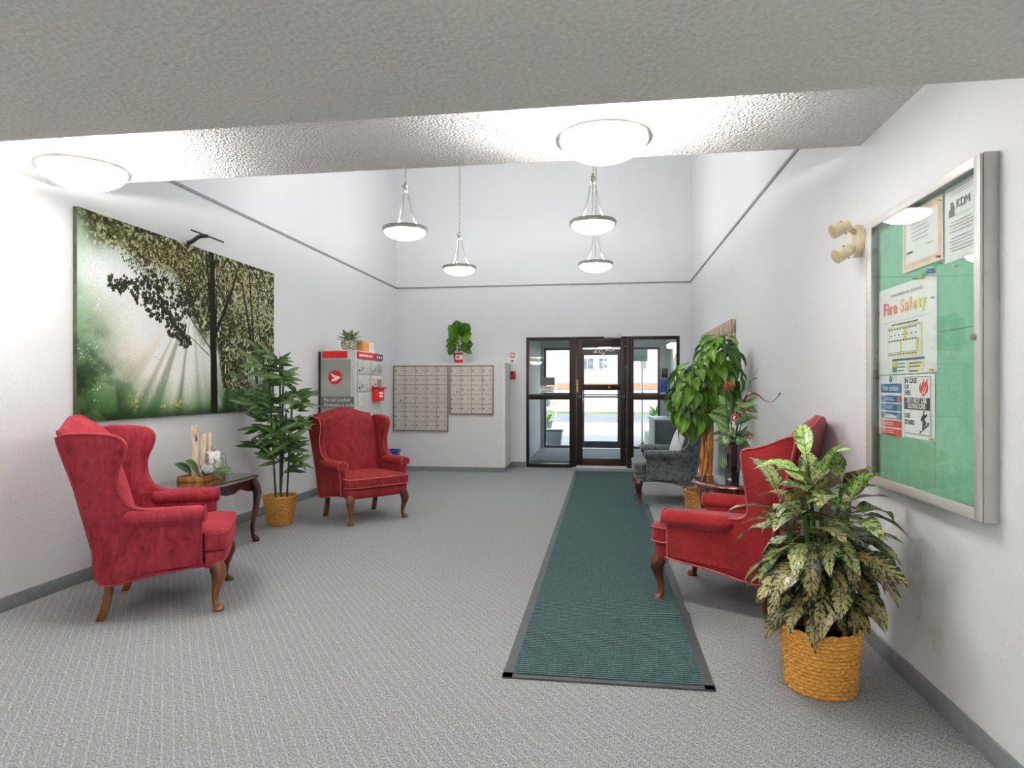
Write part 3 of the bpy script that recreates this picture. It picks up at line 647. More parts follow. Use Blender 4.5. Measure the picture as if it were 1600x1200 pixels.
def wing_chair(label, loc, rz, cloth, pipe, legmat, style=0, group='red wing chairs', sc_=1.0, name='wing_chair'):
    t = thing(name, label, 'armchair', loc, rz, group)
    t.scale = (sc_, sc_, sc_)
    bl = .20/.815
    if style == 0:
        raw = [(-.26, .215), (-.30, .45), (-.375, .75), (-.45, 1.00), (-.44, 1.04), (-.38, 1.055), (-.27, 1.052), (-.17, 1.035), (-.125, .985), (-.135, .91), (-.165, .83), (-.165, .75), (-.135, .675), (-.08, .635), (0, .62), (.12, .615), (.235, .61), (.25, .595), (.25, .45), (.25, .30), (.24, .275), (0, .245)]
    elif style == 1:
        raw = [(-.29, .215), (-.32, .45), (-.385, .75), (-.44, 1.0), (-.435, 1.035), (-.40, 1.04), (-.33, 1.005), (-.25, .975), (-.195, .965), (-.165, .93), (-.175, .80), (-.19, .68), (-.19, .60), (-.155, .573), (-.08, .568), (.12, .566), (.235, .562), (.25, .548), (.25, .42), (.25, .30), (.24, .275), (0, .245)]
    else:
        raw = [(-.26, .215), (-.30, .45), (-.36, .75), (-.42, .97), (-.41, 1.0), (-.36, 1.01), (-.27, 1.0), (-.19, .97), (-.17, .92), (-.18, .84), (-.20, .76), (-.185, .68), (-.14, .63), (-.08, .605), (0, .60), (.12, .60), (.235, .60), (.25, .585), (.25, .45), (.25, .30), (.24, .275), (0, .245)]
    XS = 1.06 if style == 1 else 1.0
    raw = [(.25-(.25-a)*XS, b) for a, b in raw]
    prof = [tuple(p) for p in spline([Vector((a, b, 0)) for a, b in raw], 4, True)]; prof = [(p[0], p[1]) for p in prof]
    for s_ in (-1, 1):
        layers = [(0, .014), (.005, .007), (.014, .0015), (.028, 0), (.044, .001), (.055, .006), (.060, .014)]
        rs = []
        for yo, ins in layers:
            pp = inset_poly(prof, ins)
            rs.append([(q.x, s_*(.312+yo+max(0, q.y-.3)*.055), q.y) for q in pp])
        tri = tessellate_polygon([[Vector((a, b, 0)) for a, b in prof]]); nn_ = len(prof)
        wp = MB().rings(rs, cap=False); wp.f += [tuple(f_) for f_ in tri]+[tuple(i_+6*nn_ for i_ in f_) for f_ in tri]
        sp_ = wp.build('wing_panel', cloth, t, smooth=True, ang=60)
        pt = [(q[0], s_*(.372+max(0, q[1]-.3)*.055), q[1]) for q in [(p.x, p.y) for p in inset_poly(prof, .006)]]
        MB().tube(pt+[pt[0]], .0055, 6, False).build('piping', pipe, sp_)
        # rolled arm
        ar = []; az = raw[15][1]-.045
        for k, x in enumerate(np.linspace(-.15, .268, 15)):
            e = min(1, (x+.15)/.05+.35, (.268-x)/.012+.72); e = max(.3, min(1, e))
            ry, rz_ = .060*e, .052*e
            ar.append([(x, s_*.362+ry*math.cos(q), az+.004+rz_*math.sin(q)) for q in np.linspace(0, 2*PI, 20, endpoint=False)])
        am = MB().rings(ar).build('arm', cloth, t, ang=60)
        MB().tube([(.266, s_*.362+.054*math.cos(q), az+.004+.047*math.sin(q)) for q in np.linspace(-.25*PI, 1.25*PI, 20)], .005, 6).build('piping', pipe, am)
    # back: arched crest, crowned inner face, flat outer face
    def crest(y): return (1.055 if style != 2 else 1.0)+.07*math.cos(PI*y/.72)**2*(1 if abs(y) < .36 else 0)
    def back(u, v, side):
        y = (u-.5)*2*.335; zt = crest(y); z = .235+(zt-.235)*v
        xb = -.265-.205*(z-.235)/.82-(.05 if style == 1 else 0)
        if side: return (xb-.004*math.sin(PI*u), y, z)
        th = .115-.025*v
        crown = .045*math.sin(PI*u)**.7*math.sin(PI*min(1, max(0, (v-.1)/.95)))**.6 if 0 < u < 1 else 0
        return (xb+th+crown-.03*max(0, v-.93)/.07, y, z-.02*max(0, v-.95)/.05)
    n1, n2 = 18, 22
    ringsb = []
    for j in range(n2+1):
        v = j/n2
        fr = [back(i/n1, v, 0) for i in range(n1+1)]; bk = [back(i/n1, v, 1) for i in range(n1, -1, -1)]
        ringsb.append(fr+bk)
    # rounded top
    top = ringsb[-1]; n = len(top); cen = [((top[i][0]+top[n-1-i][0])/2) for i in range(n)]
    ringsb.append([(cen[i]+(top[i][0]-cen[i])*.6, top[i][1]*.995, top[i][2]+.012) for i in range(n)])
    ringsb.append([(cen[i]+(top[i][0]-cen[i])*.15, top[i][1]*.99, top[i][2]+.016) for i in range(n)])
    bkr = MB().rings(ringsb).build('backrest', cloth, t, ang=75)
    MB().tube([(back(u, 1, 1)[0]+.004, back(u, 1, 1)[1], back(u, 1, 1)[2]+.004) for u in np.linspace(0, 1, 20)], .0055, 6).build('piping', pipe, bkr)
    # seat frame with front rail
    sf = MB(); 
    def outline(d, fx=.355, hw=.345): return [(-.25, -.30+d), (.255, -.31+d), (.262, -hw+d), (fx-.05, -hw+d), (fx-d, -hw+.06), (fx-d+.012, 0), (fx-d, hw-.06), (fx-.05, hw-d), (.262, hw-d), (.255, .31-d), (-.25, .30-d)]
    def soft(d, fx=.355, hw=.345):
        return [(q.x, q.y) for q in spline([Vector((a, b, 0)) for a, b in outline(d, fx, hw)], 3, True)]
    sf.rings([[(a, b, z) for a, b in soft(d)] for z, d in ((.250, .03), (.258, .008), (.27, 0), (.34, -.002), (.352, .004), (.358, .03))]); sf.build('seat_frame', cloth, t, ang=60)
    cu = MB()
    so = soft(-.004, .372, .35)
    cu.rings([[(.06+(a-.06)*k_, b*k_, z) for a, b in so] for z, k_ in ((.352, .93), (.357, .98), (.370, 1), (.440, 1), (.452, .988), (.461, .95), (.468, .86), (.476, .65), (.481, .35), (.482, .05))])
    c_ = cu.build('seat_cushion', cloth, t, ang=80)
    for zz in (.366, .450):
        pt = [(a, b, zz) for a, b in soft(-.004, .372, .35) if a > .235]
        k0 = max(range(len(pt)), key=lambda i: math.hypot(pt[i][1]-pt[i-1][1], pt[i][0]-pt[i-1][0])); pt = pt[k0:]+pt[:k0]
        MB().tube(pt, .005, 6).build('piping', pipe, c_)
    for s_ in (-1, 1):
        cabriole(legmat, t, .315, s_*.30, .262, 1, s_*.8)
        l = MB(); l.rings([[(x+ax*.021, s_*.285+ay*.021, z) for ax, ay in ((-1, -1), (1, -1), (1, 1), (-1, 1))] for x, z in [(q_-(.05 if style == 1 else 0), w_) for q_, w_ in ((-.225, .25), (-.232, .16), (-.25, .07), (-.275, 0))]]); l.build('leg', legmat, t, .004)
    return t
wing_chair('rose red plush wing chair in the left foreground, seen from its side', (-2.665, 3.592, 0), R(27), 'plush1', 'pipe1', 'oak')
wing_chair('red plush wing chair facing out in front of the parcel locker', (-2.415, 6.19, 0), R(-40), 'plush2', 'pipe2', 'oak', sc_=.955)
wing_chair('scarlet woven wing chair against the right wall behind the leafy basket plant', (.755, 4.15, 0), R(153), 'tweed', 'pipe3', 'mahog', 1)
wing_chair('slate grey patterned armchair by the sidelight at the far end of the mat', (.70, 7.56, 0), R(180), 'brocade', 'pipe4', 'mahog', 2, 'grey armchair', name='armchair')
# loose pillow standing in the grey armchair
def pil(u, v, s_):
    a, b = (u-.5)*2, (v-.5)*2; k = (1-abs(a)**2.6)*(1-abs(b)**2.6)
    return (s_*.065*max(0, k)**.55, a*.20*(1-.06*b*b), b*.20*(1-.06*a*a))
pm = MB(); pm.grid(lambda u, v: pil(u, v, 1), 14, 14).grid(lambda u, v: pil(u, v, -1), 14, 14)
o = pm.build('pillow', 'pillow'); o.location = (.83, 7.50, .665); o.rotation_euler = (0, R(18), R(6)); tag(o, 'pale grey square pillow leaning in the slate armchair', 'pillow')

# ------------------------------------------------------------------ side tables
def scallop(cx, cy, a, b, n=96, amp=.012, k=8, ph=0, p=2.0):
    out = []
    for i in range(n):
        q = 2*PI*i/n; c_, s_ = math.cos(q), math.sin(q)
        r = (abs(c_)**p+abs(s_)**p)**(-1/p); r *= 1+amp*math.cos(k*q+ph)
        out.append((cx+a*c_*r, cy+b*s_*r))
    return out
def side_table(label, loc, a, b, h, p, matx, glass_top=False, legs=4, amp=.012):
    t = thing('side_table', label, 'table', loc)
    tp = MB(); tp.rings([[(x, y, z) for x, y in scallop(0, 0, a-d, b-d, p=p, amp=amp)] for z, d in ((h-.034, .025), (h-.028, .008), (h-.018, 0), (h-.010, .002), (h-.004, .008), (h, .02))]); top = tp.build('table_top', matx, t, ang=60)
    ap = MB(); n = 96; o1 = scallop(0, 0, a-.04, b-.04, p=p, amp=amp); o2 = scallop(0, 0, a-.055, b-.055, p=p, amp=amp)
    def low(i): return h-.034-.062-.028*abs(math.sin(4*PI*i/n*1.0))*abs(math.cos(10*PI*i/n))-.012*math.cos(16*PI*i/n)
    ap.rings([[(x, y, h-.03) for x, y in o2], [(x, y, h-.03) for x, y in o1], [(o1[i][0], o1[i][1], low(i)) for i in range(n)], [(o2[i][0], o2[i][1], low(i)) for i in range(n)], [(x, y, h-.03) for x, y in o2]], cap=False); ap.build('carved_apron', matx, t, ang=50)
    cr = MB(); cr.tube([(*scallop(0, 0, a-.002, b-.002, p=p, amp=amp)[i], h-.018+.003*math.sin(i*1.9)) for i in range(96)]+[(*scallop(0, 0, a-.002, b-.002, p=p, amp=amp)[0], h-.018)], .006, 6, False); cr.build('carved_edge', matx, top)
    for sx in (-1, 1):
        for sy in (-1, 1):
            kx = (a-.065)*(.707*2**.5 if p > 3 else .707); ky = (b-.065)*(.707*2**.5 if p > 3 else .707)
            x, y = sx*kx*.97, sy*ky*.97; d = Vector((sx, sy, 0)).normalized()
            pr = [(h-.05, 0, .034), (h-.10, .02, .040), (h*.72, .034, .036), (h*.55, .026, .026), (h*.38, .008, .021), (h*.22, -.006, .017), (h*.10, -.002, .016), (h*.055, .014, .024), (h*.025, .026, .030), (0, .026, .026)]
            MB().tube([(x+d.x*q, y+d.y*q, z) for z, q, r_ in pr], [r_ for z, q, r_ in pr], 10).build('leg', matx, t)
    return t
side_table('dark carved mahogany side table between the rose chair and the palm', (-3.13, 4.66, 0), .27, .46, .565, 5, 'darkwood')
side_table('round dark side table holding the black vase beside the scarlet chair', (.95, 4.97, 0), .30, .30, .605, 2, 'mahog', amp=.018)
def gtop():
    t = NT('polished_dark_top'); t.col(t.ramp(t.noise(t.co(), 8), [(.3, (34, 26, 26)), (.7, (52, 40, 38))])); t.set(Roughness=.06, Coat_Weight=.8, Coat_Roughness=.03); return t.m
M['gtop'] = gtop()
for tb in [o for o in C.objects if o.name.startswith('side_table')]:
    a, b, h, p = ((.27, .46, .565, 5), (.30, .30, .605, 2))[tb.location.x > 0]
    MB().rings([[(x, y, z) for x, y in scallop(0, 0, a-.024, b-.024, p=p, amp=.01)] for z in (h-.004, h+.0035)]).build('glass_top', 'gtop', tb)

# orchid tray
M['petal'] = simple('white_orchid_petal', (248, 246, 244), .5, Sheen_Weight=.2)
M['lip'] = simple('yellow_lip', (226, 206, 96), .5)
TZ = .569
t = thing('tray_arrangement', 'wooden tray of white orchids and birch sticks on the mahogany side table', 'flower arrangement', (-3.18, 4.72, TZ), R(8))
MB().box(-.105, .105, -.17, .17, 0, .012).build('tray_base', 'traywood', t)
for (a, b, c_, d) in ((-.11, -.098, -.175, .175), (.098, .11, -.175, .175), (-.11, .11, -.175, -.163), (-.11, .11, .163, .175)): bx('tray_side', a, b, c_, d, 0, .042, 'traywood', t, .002)
MB().box(-.097, .097, -.162, .162, .012, .028).build('moss', 'soil', t)
for (x, y, hgt, r_, lx, ly) in ((-.03, -.05, .43, .026, 0, -.01), (-.005, .005, .36, .024, .01, .01), (.0, .085, .36, .021, .0, .035)):
    s_ = MB().tube([(x, y, .02), (x+lx*.5, y+ly*.5, hgt*.5), (x+lx, y+ly, hgt)], [r_, r_*.97, r_*1.02], 12).build('birch_stick', 'birch', t)
MB().tube([(-.02, -.06, .30), (.0, -.09, .325), (.01, -.12, .36)], [.008, .006, .003], 6).build('twig', 'oak', t)
random.seed(11)
pet = leafmesh('petal', .037, .038, 'petal', .2, .1, .55, 4)
for k in range(22):
    a = random.uniform(-1.2, 1.0); px_, py_, pz_ = .045+random.uniform(0, .05), -.12+.23*random.random(), .05+.14*random.random()
    c_ = Vector((px_, py_, pz_)); nrm = Vector((1, random.uniform(-.7, .4), random.uniform(-.1, .5))).normalized()
    u = nrm.cross(Vector((0, 0, 1))).normalized(); v = nrm.cross(u)
    fl = MB().sphere((0, 0, 0), .007, 8, 5).build('orchid_bloom', 'lip', t); fl.location = c_+nrm*.006
    for q in range(5):
        an = 2*PI*q/5+.3; d = u*math.cos(an)+v*math.sin(an)
        link('petal', pet, None, fl, aim((0, 0, 0), d+nrm*.12, nrm, random.uniform(.95, 1.2)))
ol = leafmesh('orchid_leaf', .22, .09, 'leaf_arr', .35, .15, .5, 7)
for (p_, d, s_) in (((0, -.06, .05), (.2, -1, .7), 1.1), ((.03, -.08, .05), (.7, -1, .55), .95), ((.06, -.02, .06), (1, -.5, -.12), .8), ((.06, .07, .05), (.9, .5, .15), .7), ((.0, .1, .06), (.3, 1, .7), .7), ((-.03, -.1, .06), (-.1, -.8, .5), .9)): link('leaf', ol, None, t, aim(p_, d, (.8, -.3, .5), s_))
for k in range(7):
    a = .3+.25*k; q = MB(); ln = .16+.03*(k % 3)
    q.tube(spline([(0, .1, .04), (.02*math.cos(a), .1+ln*.5, .12+.02*k), (.05*math.sin(a*3), .1+ln, .14-.02*k+.05*(k % 2)), (.04, .1+ln*1.25, .06-.01*k)], 4), [.0022]*13, 4); q.build('grass_blade', 'stem', t)

# vase of dried and fresh flowers on the round table
M['vase'] = simple('black_glazed_ceramic', (26, 26, 30), .12, var=.15, Coat_Weight=.8)
t = thing('vase', 'tall black faceted vase on the round side table', 'vase', (.935, 4.94, .609))
vp = [(.048, 0), (.05, .006), (.052, .03), (.062, .10), (.072, .19), (.074, .24), (.066, .275), (.056, .288), (.050, .288), (.052, .27), (.05, .2)]
MB().lathe(vp, 10).build('body', 'vase', t, ang=20)
fa = thing('flower_arrangement', 'mixed red blooms, greenery and a curled branch standing in the black vase', 'flower arrangement', (.935, 4.94, .609+.25))
random.seed(4)
al = leafmesh('arrangement_leaf', .20, .065, 'leaf_arr', .7, .15, .4, 7); al2 = leafmesh('arrangement_blade', .22, .028, 'leaf_palm', .8, .1, .3, 6)
M['redfl'] = simple('coral_red_petal', (196, 74, 66), .5, var=.15); M['protea'] = simple('grey_green_bloom', (132, 158, 116), .8, var=.15)
for k in range(44):
    a = random.uniform(0, 2*PI); e = random.uniform(-.5, 1.0); z = random.uniform(0, .34)
    link('leaf', al if k % 3 else al2, None, fa, aim((.02*math.cos(a), .02*math.sin(a), z), (math.cos(a)*math.cos(e), math.sin(a)*math.cos(e), math.sin(e)), (-.2, -1, .35), random.uniform(.55, .95), random.uniform(-.4, .4)))
for (x, y, z, r_) in ((-.055, -.05, .05, .040), (.04, -.06, .05, .034), (-.02, -.07, .11, .026)):
    b = MB().sphere((x, y, z), r_, 12, 8).build('bloom', 'protea', fa)
    bb = MB()
    for q in range(90):
        th = random.uniform(0, 2*PI); ph = random.uniform(-.9, 1.5); d = Vector((math.cos(th)*math.cos(ph), math.sin(th)*math.cos(ph), math.sin(ph)))
        bb.tube([Vector((x, y, z))+d*r_*.9, Vector((x, y, z))+d*r_*random.uniform(1.3, 1.6)], [.004, .001], 4)
    bb.build('bracts', 'leaf_arr', b)
rp = leafmesh('red_petal', .075, .022, 'redfl', .3, .2, .45, 5)
for (x, y, z, ln, fold_) in ((-.06, -.03, .45, 1, 1.0), (.085, -.03, .31, .95, .5), (-.02, -.03, .47, .8, 1.1), (.10, -.02, .10, .8, .4)):
    s_ = MB().tube([(x*.2, y*.2, 0), (x*.7, y*.7, z*.55), (x, y, z-.03)], [.005, .004, .004], 6).build('stalk', 'stem', fa)
    for q in range(9):
        a = 2*PI*q/9; e = fold_*.6+.25*(q % 2)
        link('petal', rp, None, s_, aim((x, y, z-.03), (math.cos(a)*math.cos(e), -.35+math.sin(a)*math.cos(e)*.6, math.sin(e)*.8+math.sin(a)*.4), s=ln))
ct = MB()
for q in range(6): ct.tube([(-.0+.022*math.cos(u_), -.09+.0*u_, .22+.022*math.sin(u_)+.0*q) for u_ in np.linspace(.5+q, 3+q, 8)], [.009-.001*q]*8, 6)
ct.build('coral_bud', 'redfl', fa)
cb = MB().tube(spline([(.02, 0, .05), (.05, -.01, .25), (.085, -.02, .36), (.13, -.03, .40), (.18, -.03, .38), (.22, -.03, .345), (.27, -.03, .335), (.31, -.03, .37), (.33, -.03, .40)], 6), [.006+.004*math.sin(q*.13) for q in range(49)], 6).build('curled_strip', 'mahog', fa)
MB().tube(spline([(.03, .01, .05), (.06, .02, .35), (.12, .03, .47), (.19, .03, .58)], 6), [.005-.0002*q for q in range(19)], 5).build('twig', 'darkwood', fa)
MB().tube(spline([(.03, .01, .25), (.10, .02, .44), (.15, .03, .50), (.18, .03, .505)], 6), [.003]*19, 5).build('bud_twig', 'stem', fa)
for k in range(14):
    x0 = -.07+.01*k*.3; MB().tube(spline([(x0, -.05, .02), (x0-.02-.004*(k % 4), -.06, -.05), (x0-.03+.004*(k % 5), -.06, -.13-.008*(k % 4))], 4), .0018, 4).build('trailing_strand', 'protea', fa)

# ------------------------------------------------------------------ woven baskets and plants
def basket(par, r0, r1, h, matw, rows=20, stakes=26, name='basket'):
    mb = MB(); n = stakes*4; rs = []
    for k in range(rows):
        for (tt, g) in ((.0, 0), (.25, .8), (.5, 1), (.75, .8)):
            z = h*(k+tt)/rows; rr = r0+(r1-r0)*(z/h)
            rs.append([((rr+.006*g+.007*g*math.cos(PI*i/2+PI*k))*math.cos(2*PI*i/n), (rr+.006*g+.007*g*math.cos(PI*i/2+PI*k))*math.sin(2*PI*i/n), z) for i in range(n)])
    rs.append([(r1*math.cos(2*PI*i/n), r1*math.sin(2*PI*i/n), h) for i in range(n)])
    b = mb.rings(rs, cap=False).build(name, matw, par, ang=70)
    MB().lathe([(r0*.98, .004), (.01, .004)], 40, cap=False).build('basket_bottom', matw, b)
    inn = MB().lathe([(r1-.012, h), (r0-.012, .03)], 40, cap=False).build('basket_lining', matw, b)
    for ph in (0, 1):
        br = MB(); m_ = stakes*8
        br.tube([((r1+.004*math.cos(2*PI*i/16+PI*ph))*math.cos(2*PI*i/m_), (r1+.004*math.cos(2*PI*i/16+PI*ph))*math.sin(2*PI*i/m_), h+.005*math.sin(2*PI*i/16+PI*ph)) for i in range(m_+1)], .0075, 6, False); br.build('braided_rim', matw, b)
    MB().lathe([(.005, h-.05), (r1*.93, h-.055)], 32, cap=False).build('soil', 'soil', par)
    return b
# big blotched-leaf plant in the right foreground
t = thing('potted_plant', 'blotched cream and green leafed plant in a golden wicker basket, right foreground', 'plant', (.925, 2.955, 0))
basket(t, .135, .158, .265, 'wicker1', 16, 22)
random.seed(8)
old = [leafmesh('blotched_leaf', .205, .100, 'agla_old', d, .10, .45, 9, .05, c_, .04) for d, c_ in ((.5, .1), (.8, .1), (.3, .25))]
mid = [leafmesh('blotched_leaf', .205, .092, 'agla_mid', d, .12, .45, 9, .05, c_, .05) for d, c_ in ((.5, .2), (.9, .1))]
new = [leafmesh('fresh_leaf', .19, .074, 'agla_new', d, .2, .45, 9, .04, c_, .06) for d, c_ in ((.4, .3), (.15, .1))]
stems = []
for k, (sx, sy, tx, ty, hh) in enumerate(((0, 0, -.05, .0, .96), (.03, .03, .09, .0, .87), (-.04, .02, -.16, .02, .79), (.02, -.05, .07, -.12, .80), (-.03, -.05, -.10, -.12, .77), (.05, .04, .15, .08, .76), (.0, .06, -.02, .13, .80), (.0, -.03, -.01, -.05, .89))):
    pts = spline([(sx, sy, .2), (sx+(tx-sx)*.35, sy+(ty-sy)*.35, .2+(hh-.2)*.5), (tx, ty, hh)], 6)
    MB().tube(pts, [.012-.004*i/len(pts) for i in range(len(pts))], 7).build('stem', 'stem', t); stems.append(pts)
ga = 2.399
cnt = 0
def place(me, p, d, s_, roll):
    wallroom = .385-p.x
    if d.x > 0 and d.x*s_*.26 > wallroom: d.x = max(.02, wallroom/(s_*.26)); d.normalize()
    link('leaf', me, None, t, aim(p, d, s=s_, roll=roll))
for si, pts in enumerate(stems):
    nl = 20 if si == 0 else 16
    for k in range(nl):
        f = .40+.60*k/(nl-1); p = pts[min(len(pts)-1, int(f*(len(pts)-1)))]
        a = ga*cnt+si; cnt += 1
        z = p.z
        if si:
            out = math.atan2(pts[-1].y, pts[-1].x); a = out+((a+PI) % (2*PI)-PI)*.8
        e = -.70+1.15*max(0, min(1, (z-.32)/.58)) + (f-.5)*.25 + random.uniform(-.3, .3)
        if k >= nl-2: e = .75+.4*(k == nl-1)
        me = random.choice(old) if z < .60 else (random.choice(mid+old[:1]) if z < .80 else random.choice(new+mid[:1]))
        d = Vector((math.cos(a)*math.cos(e), math.sin(a)*math.cos(e), math.sin(e)))
        place(me, p, d, random.uniform(.85, 1.15), random.uniform(-.5, .5))
for k in range(22):
    a = 2*PI*k/22+.2; e = -.55+random.uniform(-.25, .35); z = .50+.16*(k % 3)/2
    d = Vector((math.cos(a)*math.cos(e), math.sin(a)*math.cos(e), math.sin(e)))
    place(random.choice(old), Vector((.09*math.cos(a), .09*math.sin(a), z)), d, random.uniform(.9, 1.15), random.uniform(-.3, .3))

# bamboo palm by the locker
t = thing('palm', 'tall bamboo palm with dark canes in a tan wicker basket by the left wall', 'plant', (-3.05, 5.72, 0))
basket(t, .105, .150, .27, 'wicker2', 14, 20)
random.seed(21)
lf = [leafmesh('palm_leaflet', .225, .050, 'leaf_palm', d, .10, .35, 5) for d in (.15, .4, .7)]
canes = []
for (bx_, by_, tx, ty, hh) in ((-.03, -.02, -.06, -.10, 1.45), (.02, -.03, .02, -.04, 1.52), (.05, .03, .10, .06, 1.30), (-.02, .05, -.03, .12, 1.40), (.0, .0, .05, .02, 1.05)):
    pts = [Vector((bx_+(tx-bx_)*f, by_+(ty-by_)*f, .2+(hh-.2)*f)) for f in np.linspace(0, 1, 10)]
    mbc = MB().tube(pts, .0095, 8)
    for q in pts[1:-1:1]: mbc.tube([q-Vector((0, 0, .004)), q+Vector((0, 0, .004))], .0115, 8)
    mbc.build('cane', 'cane', t); canes.append(pts)
fi = 0
for ci, pts in enumerate(canes):
    nf = (9, 9, 8, 8, 7)[ci]
    for k in range(nf):
        f = .30+.70*k/(nf-1); p = pts[0].lerp(pts[-1], f); a = ga*fi*1.0+.7; fi += 1
        e = random.uniform(.3, .85)+.4*(k == nf-1); ln = random.uniform(.16, .28)
        d = Vector((math.cos(a)*math.cos(e), math.sin(a)*math.cos(e), math.sin(e)))
        room = .30+p.x
        if d.x < 0 and -d.x*(ln+.10) > room: d.x = -max(0, room)/(ln+.10); d.normalize()
        near_chair = d.x*.79+d.y*.61 > .5
        if near_chair: ln *= .6
        end = p+d*ln+Vector((0, 0, -.03)); mid_ = p+d*ln*.55+Vector((0, 0, .02))
        fr = MB().tube([p, mid_, end], [.004, .003, .002], 5).build('frond', 'cane', t)
        nl = 7
        side = d.cross(Vector((0, 0, 1))).normalized()
        for q in range(nl):
            u = .25+.75*((q+1)//2)/(nl//2); u = min(1, u); base = p.lerp(mid_, u/.55) if u < .55 else mid_.lerp(end, (u-.55)/.45)
            sg = 0 if q == nl-1 else (1 if q % 2 else -1)
            dd = (Vector((d.x, d.y, d.z*.4)).normalized()*(.55+.4*u)+side*sg*random.uniform(.7, 1.1)+Vector((0, 0, random.uniform(-.65, .6)))).normalized()
            s_ = random.uniform(.75, 1.15)*(.72 if near_chair else 1)
            lim = -.335-base.x
            if dd.x*.23*s_ < lim: dd.x = min(0, lim/(.23*s_)); dd.normalize()
            if base.x+dd.x*.23*s_ < -.36: continue
            link('leaflet', random.choice(lf), None, fr, aim(base, dd, (.5, -.8, .35), s_, random.uniform(-.6, .6)))

# tall leafy plant on twisted stems behind the round table
t = thing('leafy_tree_plant', 'tall glossy-leaved plant on tan twisted stems in a basket behind the round table', 'plant', (.93, 6.2, 0))
basket(t, .15, .19, .33, 'wicker2', 14, 22)
for k in range(5):
    a0 = 2*PI*k/5; pts = [(.045*math.cos(a0+2.4*f)*(1-.2*f)+.03*f, .045*math.sin(a0+2.4*f)*(1-.2*f), .26+1.1*f) for f in np.linspace(0, 1, 16)]
    MB().tube(pts, .020, 8).build('stem', 'trunk', t)
for (bx_, by_, tx, ty, tz) in ((0, 0, -.15, -.08, 1.35), (.02, .02, .16, .05, 1.62), (0, .0, -.02, .10, 1.5), (.02, 0, .08, -.12, 1.45)):
    MB().tube(spline([(bx_, by_, .9), ((bx_+tx)*.5, (by_+ty)*.5, (.9+tz)/2+.05), (tx, ty, tz)], 5), [.012]*11, 6).build('branch', 'trunk', t)
random.seed(31)
fl_ = [leafmesh('glossy_leaf', .165, .100, 'leaf_ficus', d, .18, .42, 6, .03, c_) for d, c_ in ((.5, .1), (.8, .15), (.3, .2))]
def lobe(cx, cy, cz, rx, ry, rz_, n):
    for k in range(n):
        zz = 1-2*(k+.5)/n; a = ga*k+cx*9; rr = math.sqrt(max(0, 1-zz*zz)); f = random.uniform(.45, .85)
        p = Vector((cx+rx*rr*math.cos(a)*f, cy+ry*rr*math.sin(a)*f, cz+rz_*zz*.9))
        e = .35*zz-.75+random.uniform(-.3, .25)
        d = Vector((math.cos(a)*math.cos(e), math.sin(a)*math.cos(e), math.sin(e)))
        if p.x+d.x*.19 > .37: d.x = .37-p.x; d.x /= .22
        link('leaf', random.choice(fl_), None, t, aim(p, d, s=random.uniform(.75, 1.12), roll=random.uniform(-.5, .5)))
lobe(.13, .02, 1.46, .19, .19, .38, 105); lobe(-.125, -.06, 1.25, .195, .20, .33, 105)

# fiddle-leaf plant in the flag wrap on the mailbox partition
M['redcloth'] = simple('red_flag_cloth', (214, 30, 38), .7); M['whitecloth'] = simple('white_flag_cloth', (244, 240, 238), .7)
t = thing('potted_plant', 'small fiddle-leaf plant in a red and white flag-wrapped pot on the partition', 'plant', (-2.28, 9.86, PZ))
MB().lathe([(.055, 0), (.075, .15), (.08, .16), (.068, .16), (.06, .14)], 16).build('pot', 'steel_d', t)
fw_ = MB(); fw_.grid(lambda u, v: ((.068+.012*v)*math.sin((u-.5)*2.2)+.02, -(.072+.014*v)*math.cos((u-.5)*2.2), .005+.155*v+.006*math.sin(u*9)*v), 16, 6); fw_.build('flag_wrap', 'whitecloth', t)
for (va, vb) in ((.0, .34), (.82, 1.0)):
    q = MB(); q.grid(lambda u, v: ((.070+.012*(va+(vb-va)*v))*math.sin((u-.5)*2.2)+.02, -(.0755+.014*(va+(vb-va)*v))*math.cos((u-.5)*2.2), .005+.155*(va+(vb-va)*v)+.006*math.sin(u*9)*(va+(vb-va)*v)), 16, 2); q.build('red_band', 'redcloth', t)
mp = [(0, -.5), (.04, -.2), (.35, -.26), (.30, -.14), (.55, .06), (.46, .10), (.50, .26), (.30, .22), (.24, .30), (.14, .16), (.17, .46), (.08, .40), (0, .6)]
mp = mp+[(-a, b) for a, b in mp[-2:0:-1]]
MB().prism([(a*.052, b*.052) for a, b in mp], 0, .002, Matrix.Translation((.02, -.088, .093)) @ Matrix.Rotation(PI/2, 4, 'X')).build('leaf_emblem', 'redcloth', t)
MB().tube([(0, 0, .12), (.01, 0, .3), (.03, 0, .46)], .008, 6).build('stem', 'trunk', t)
random.seed(3)
fd = [leafmesh('fiddle_leaf', .21, .18, 'leaf_fiddle', d, .12, .6, 6, .02) for d in (.15, .4)]
for k in range(22):
    a = ga*k+.5; f = k/21; e = -.15+1.1*f; d = (math.cos(a)*math.cos(e), math.sin(a)*math.cos(e)*.8, math.sin(e))
    link('leaf', random.choice(fd), None, t, aim((.01+.02*f, 0, .215+.26*f), d, (.05, -.9, .5), random.uniform(.85, 1.1), random.uniform(-.4, .4)))
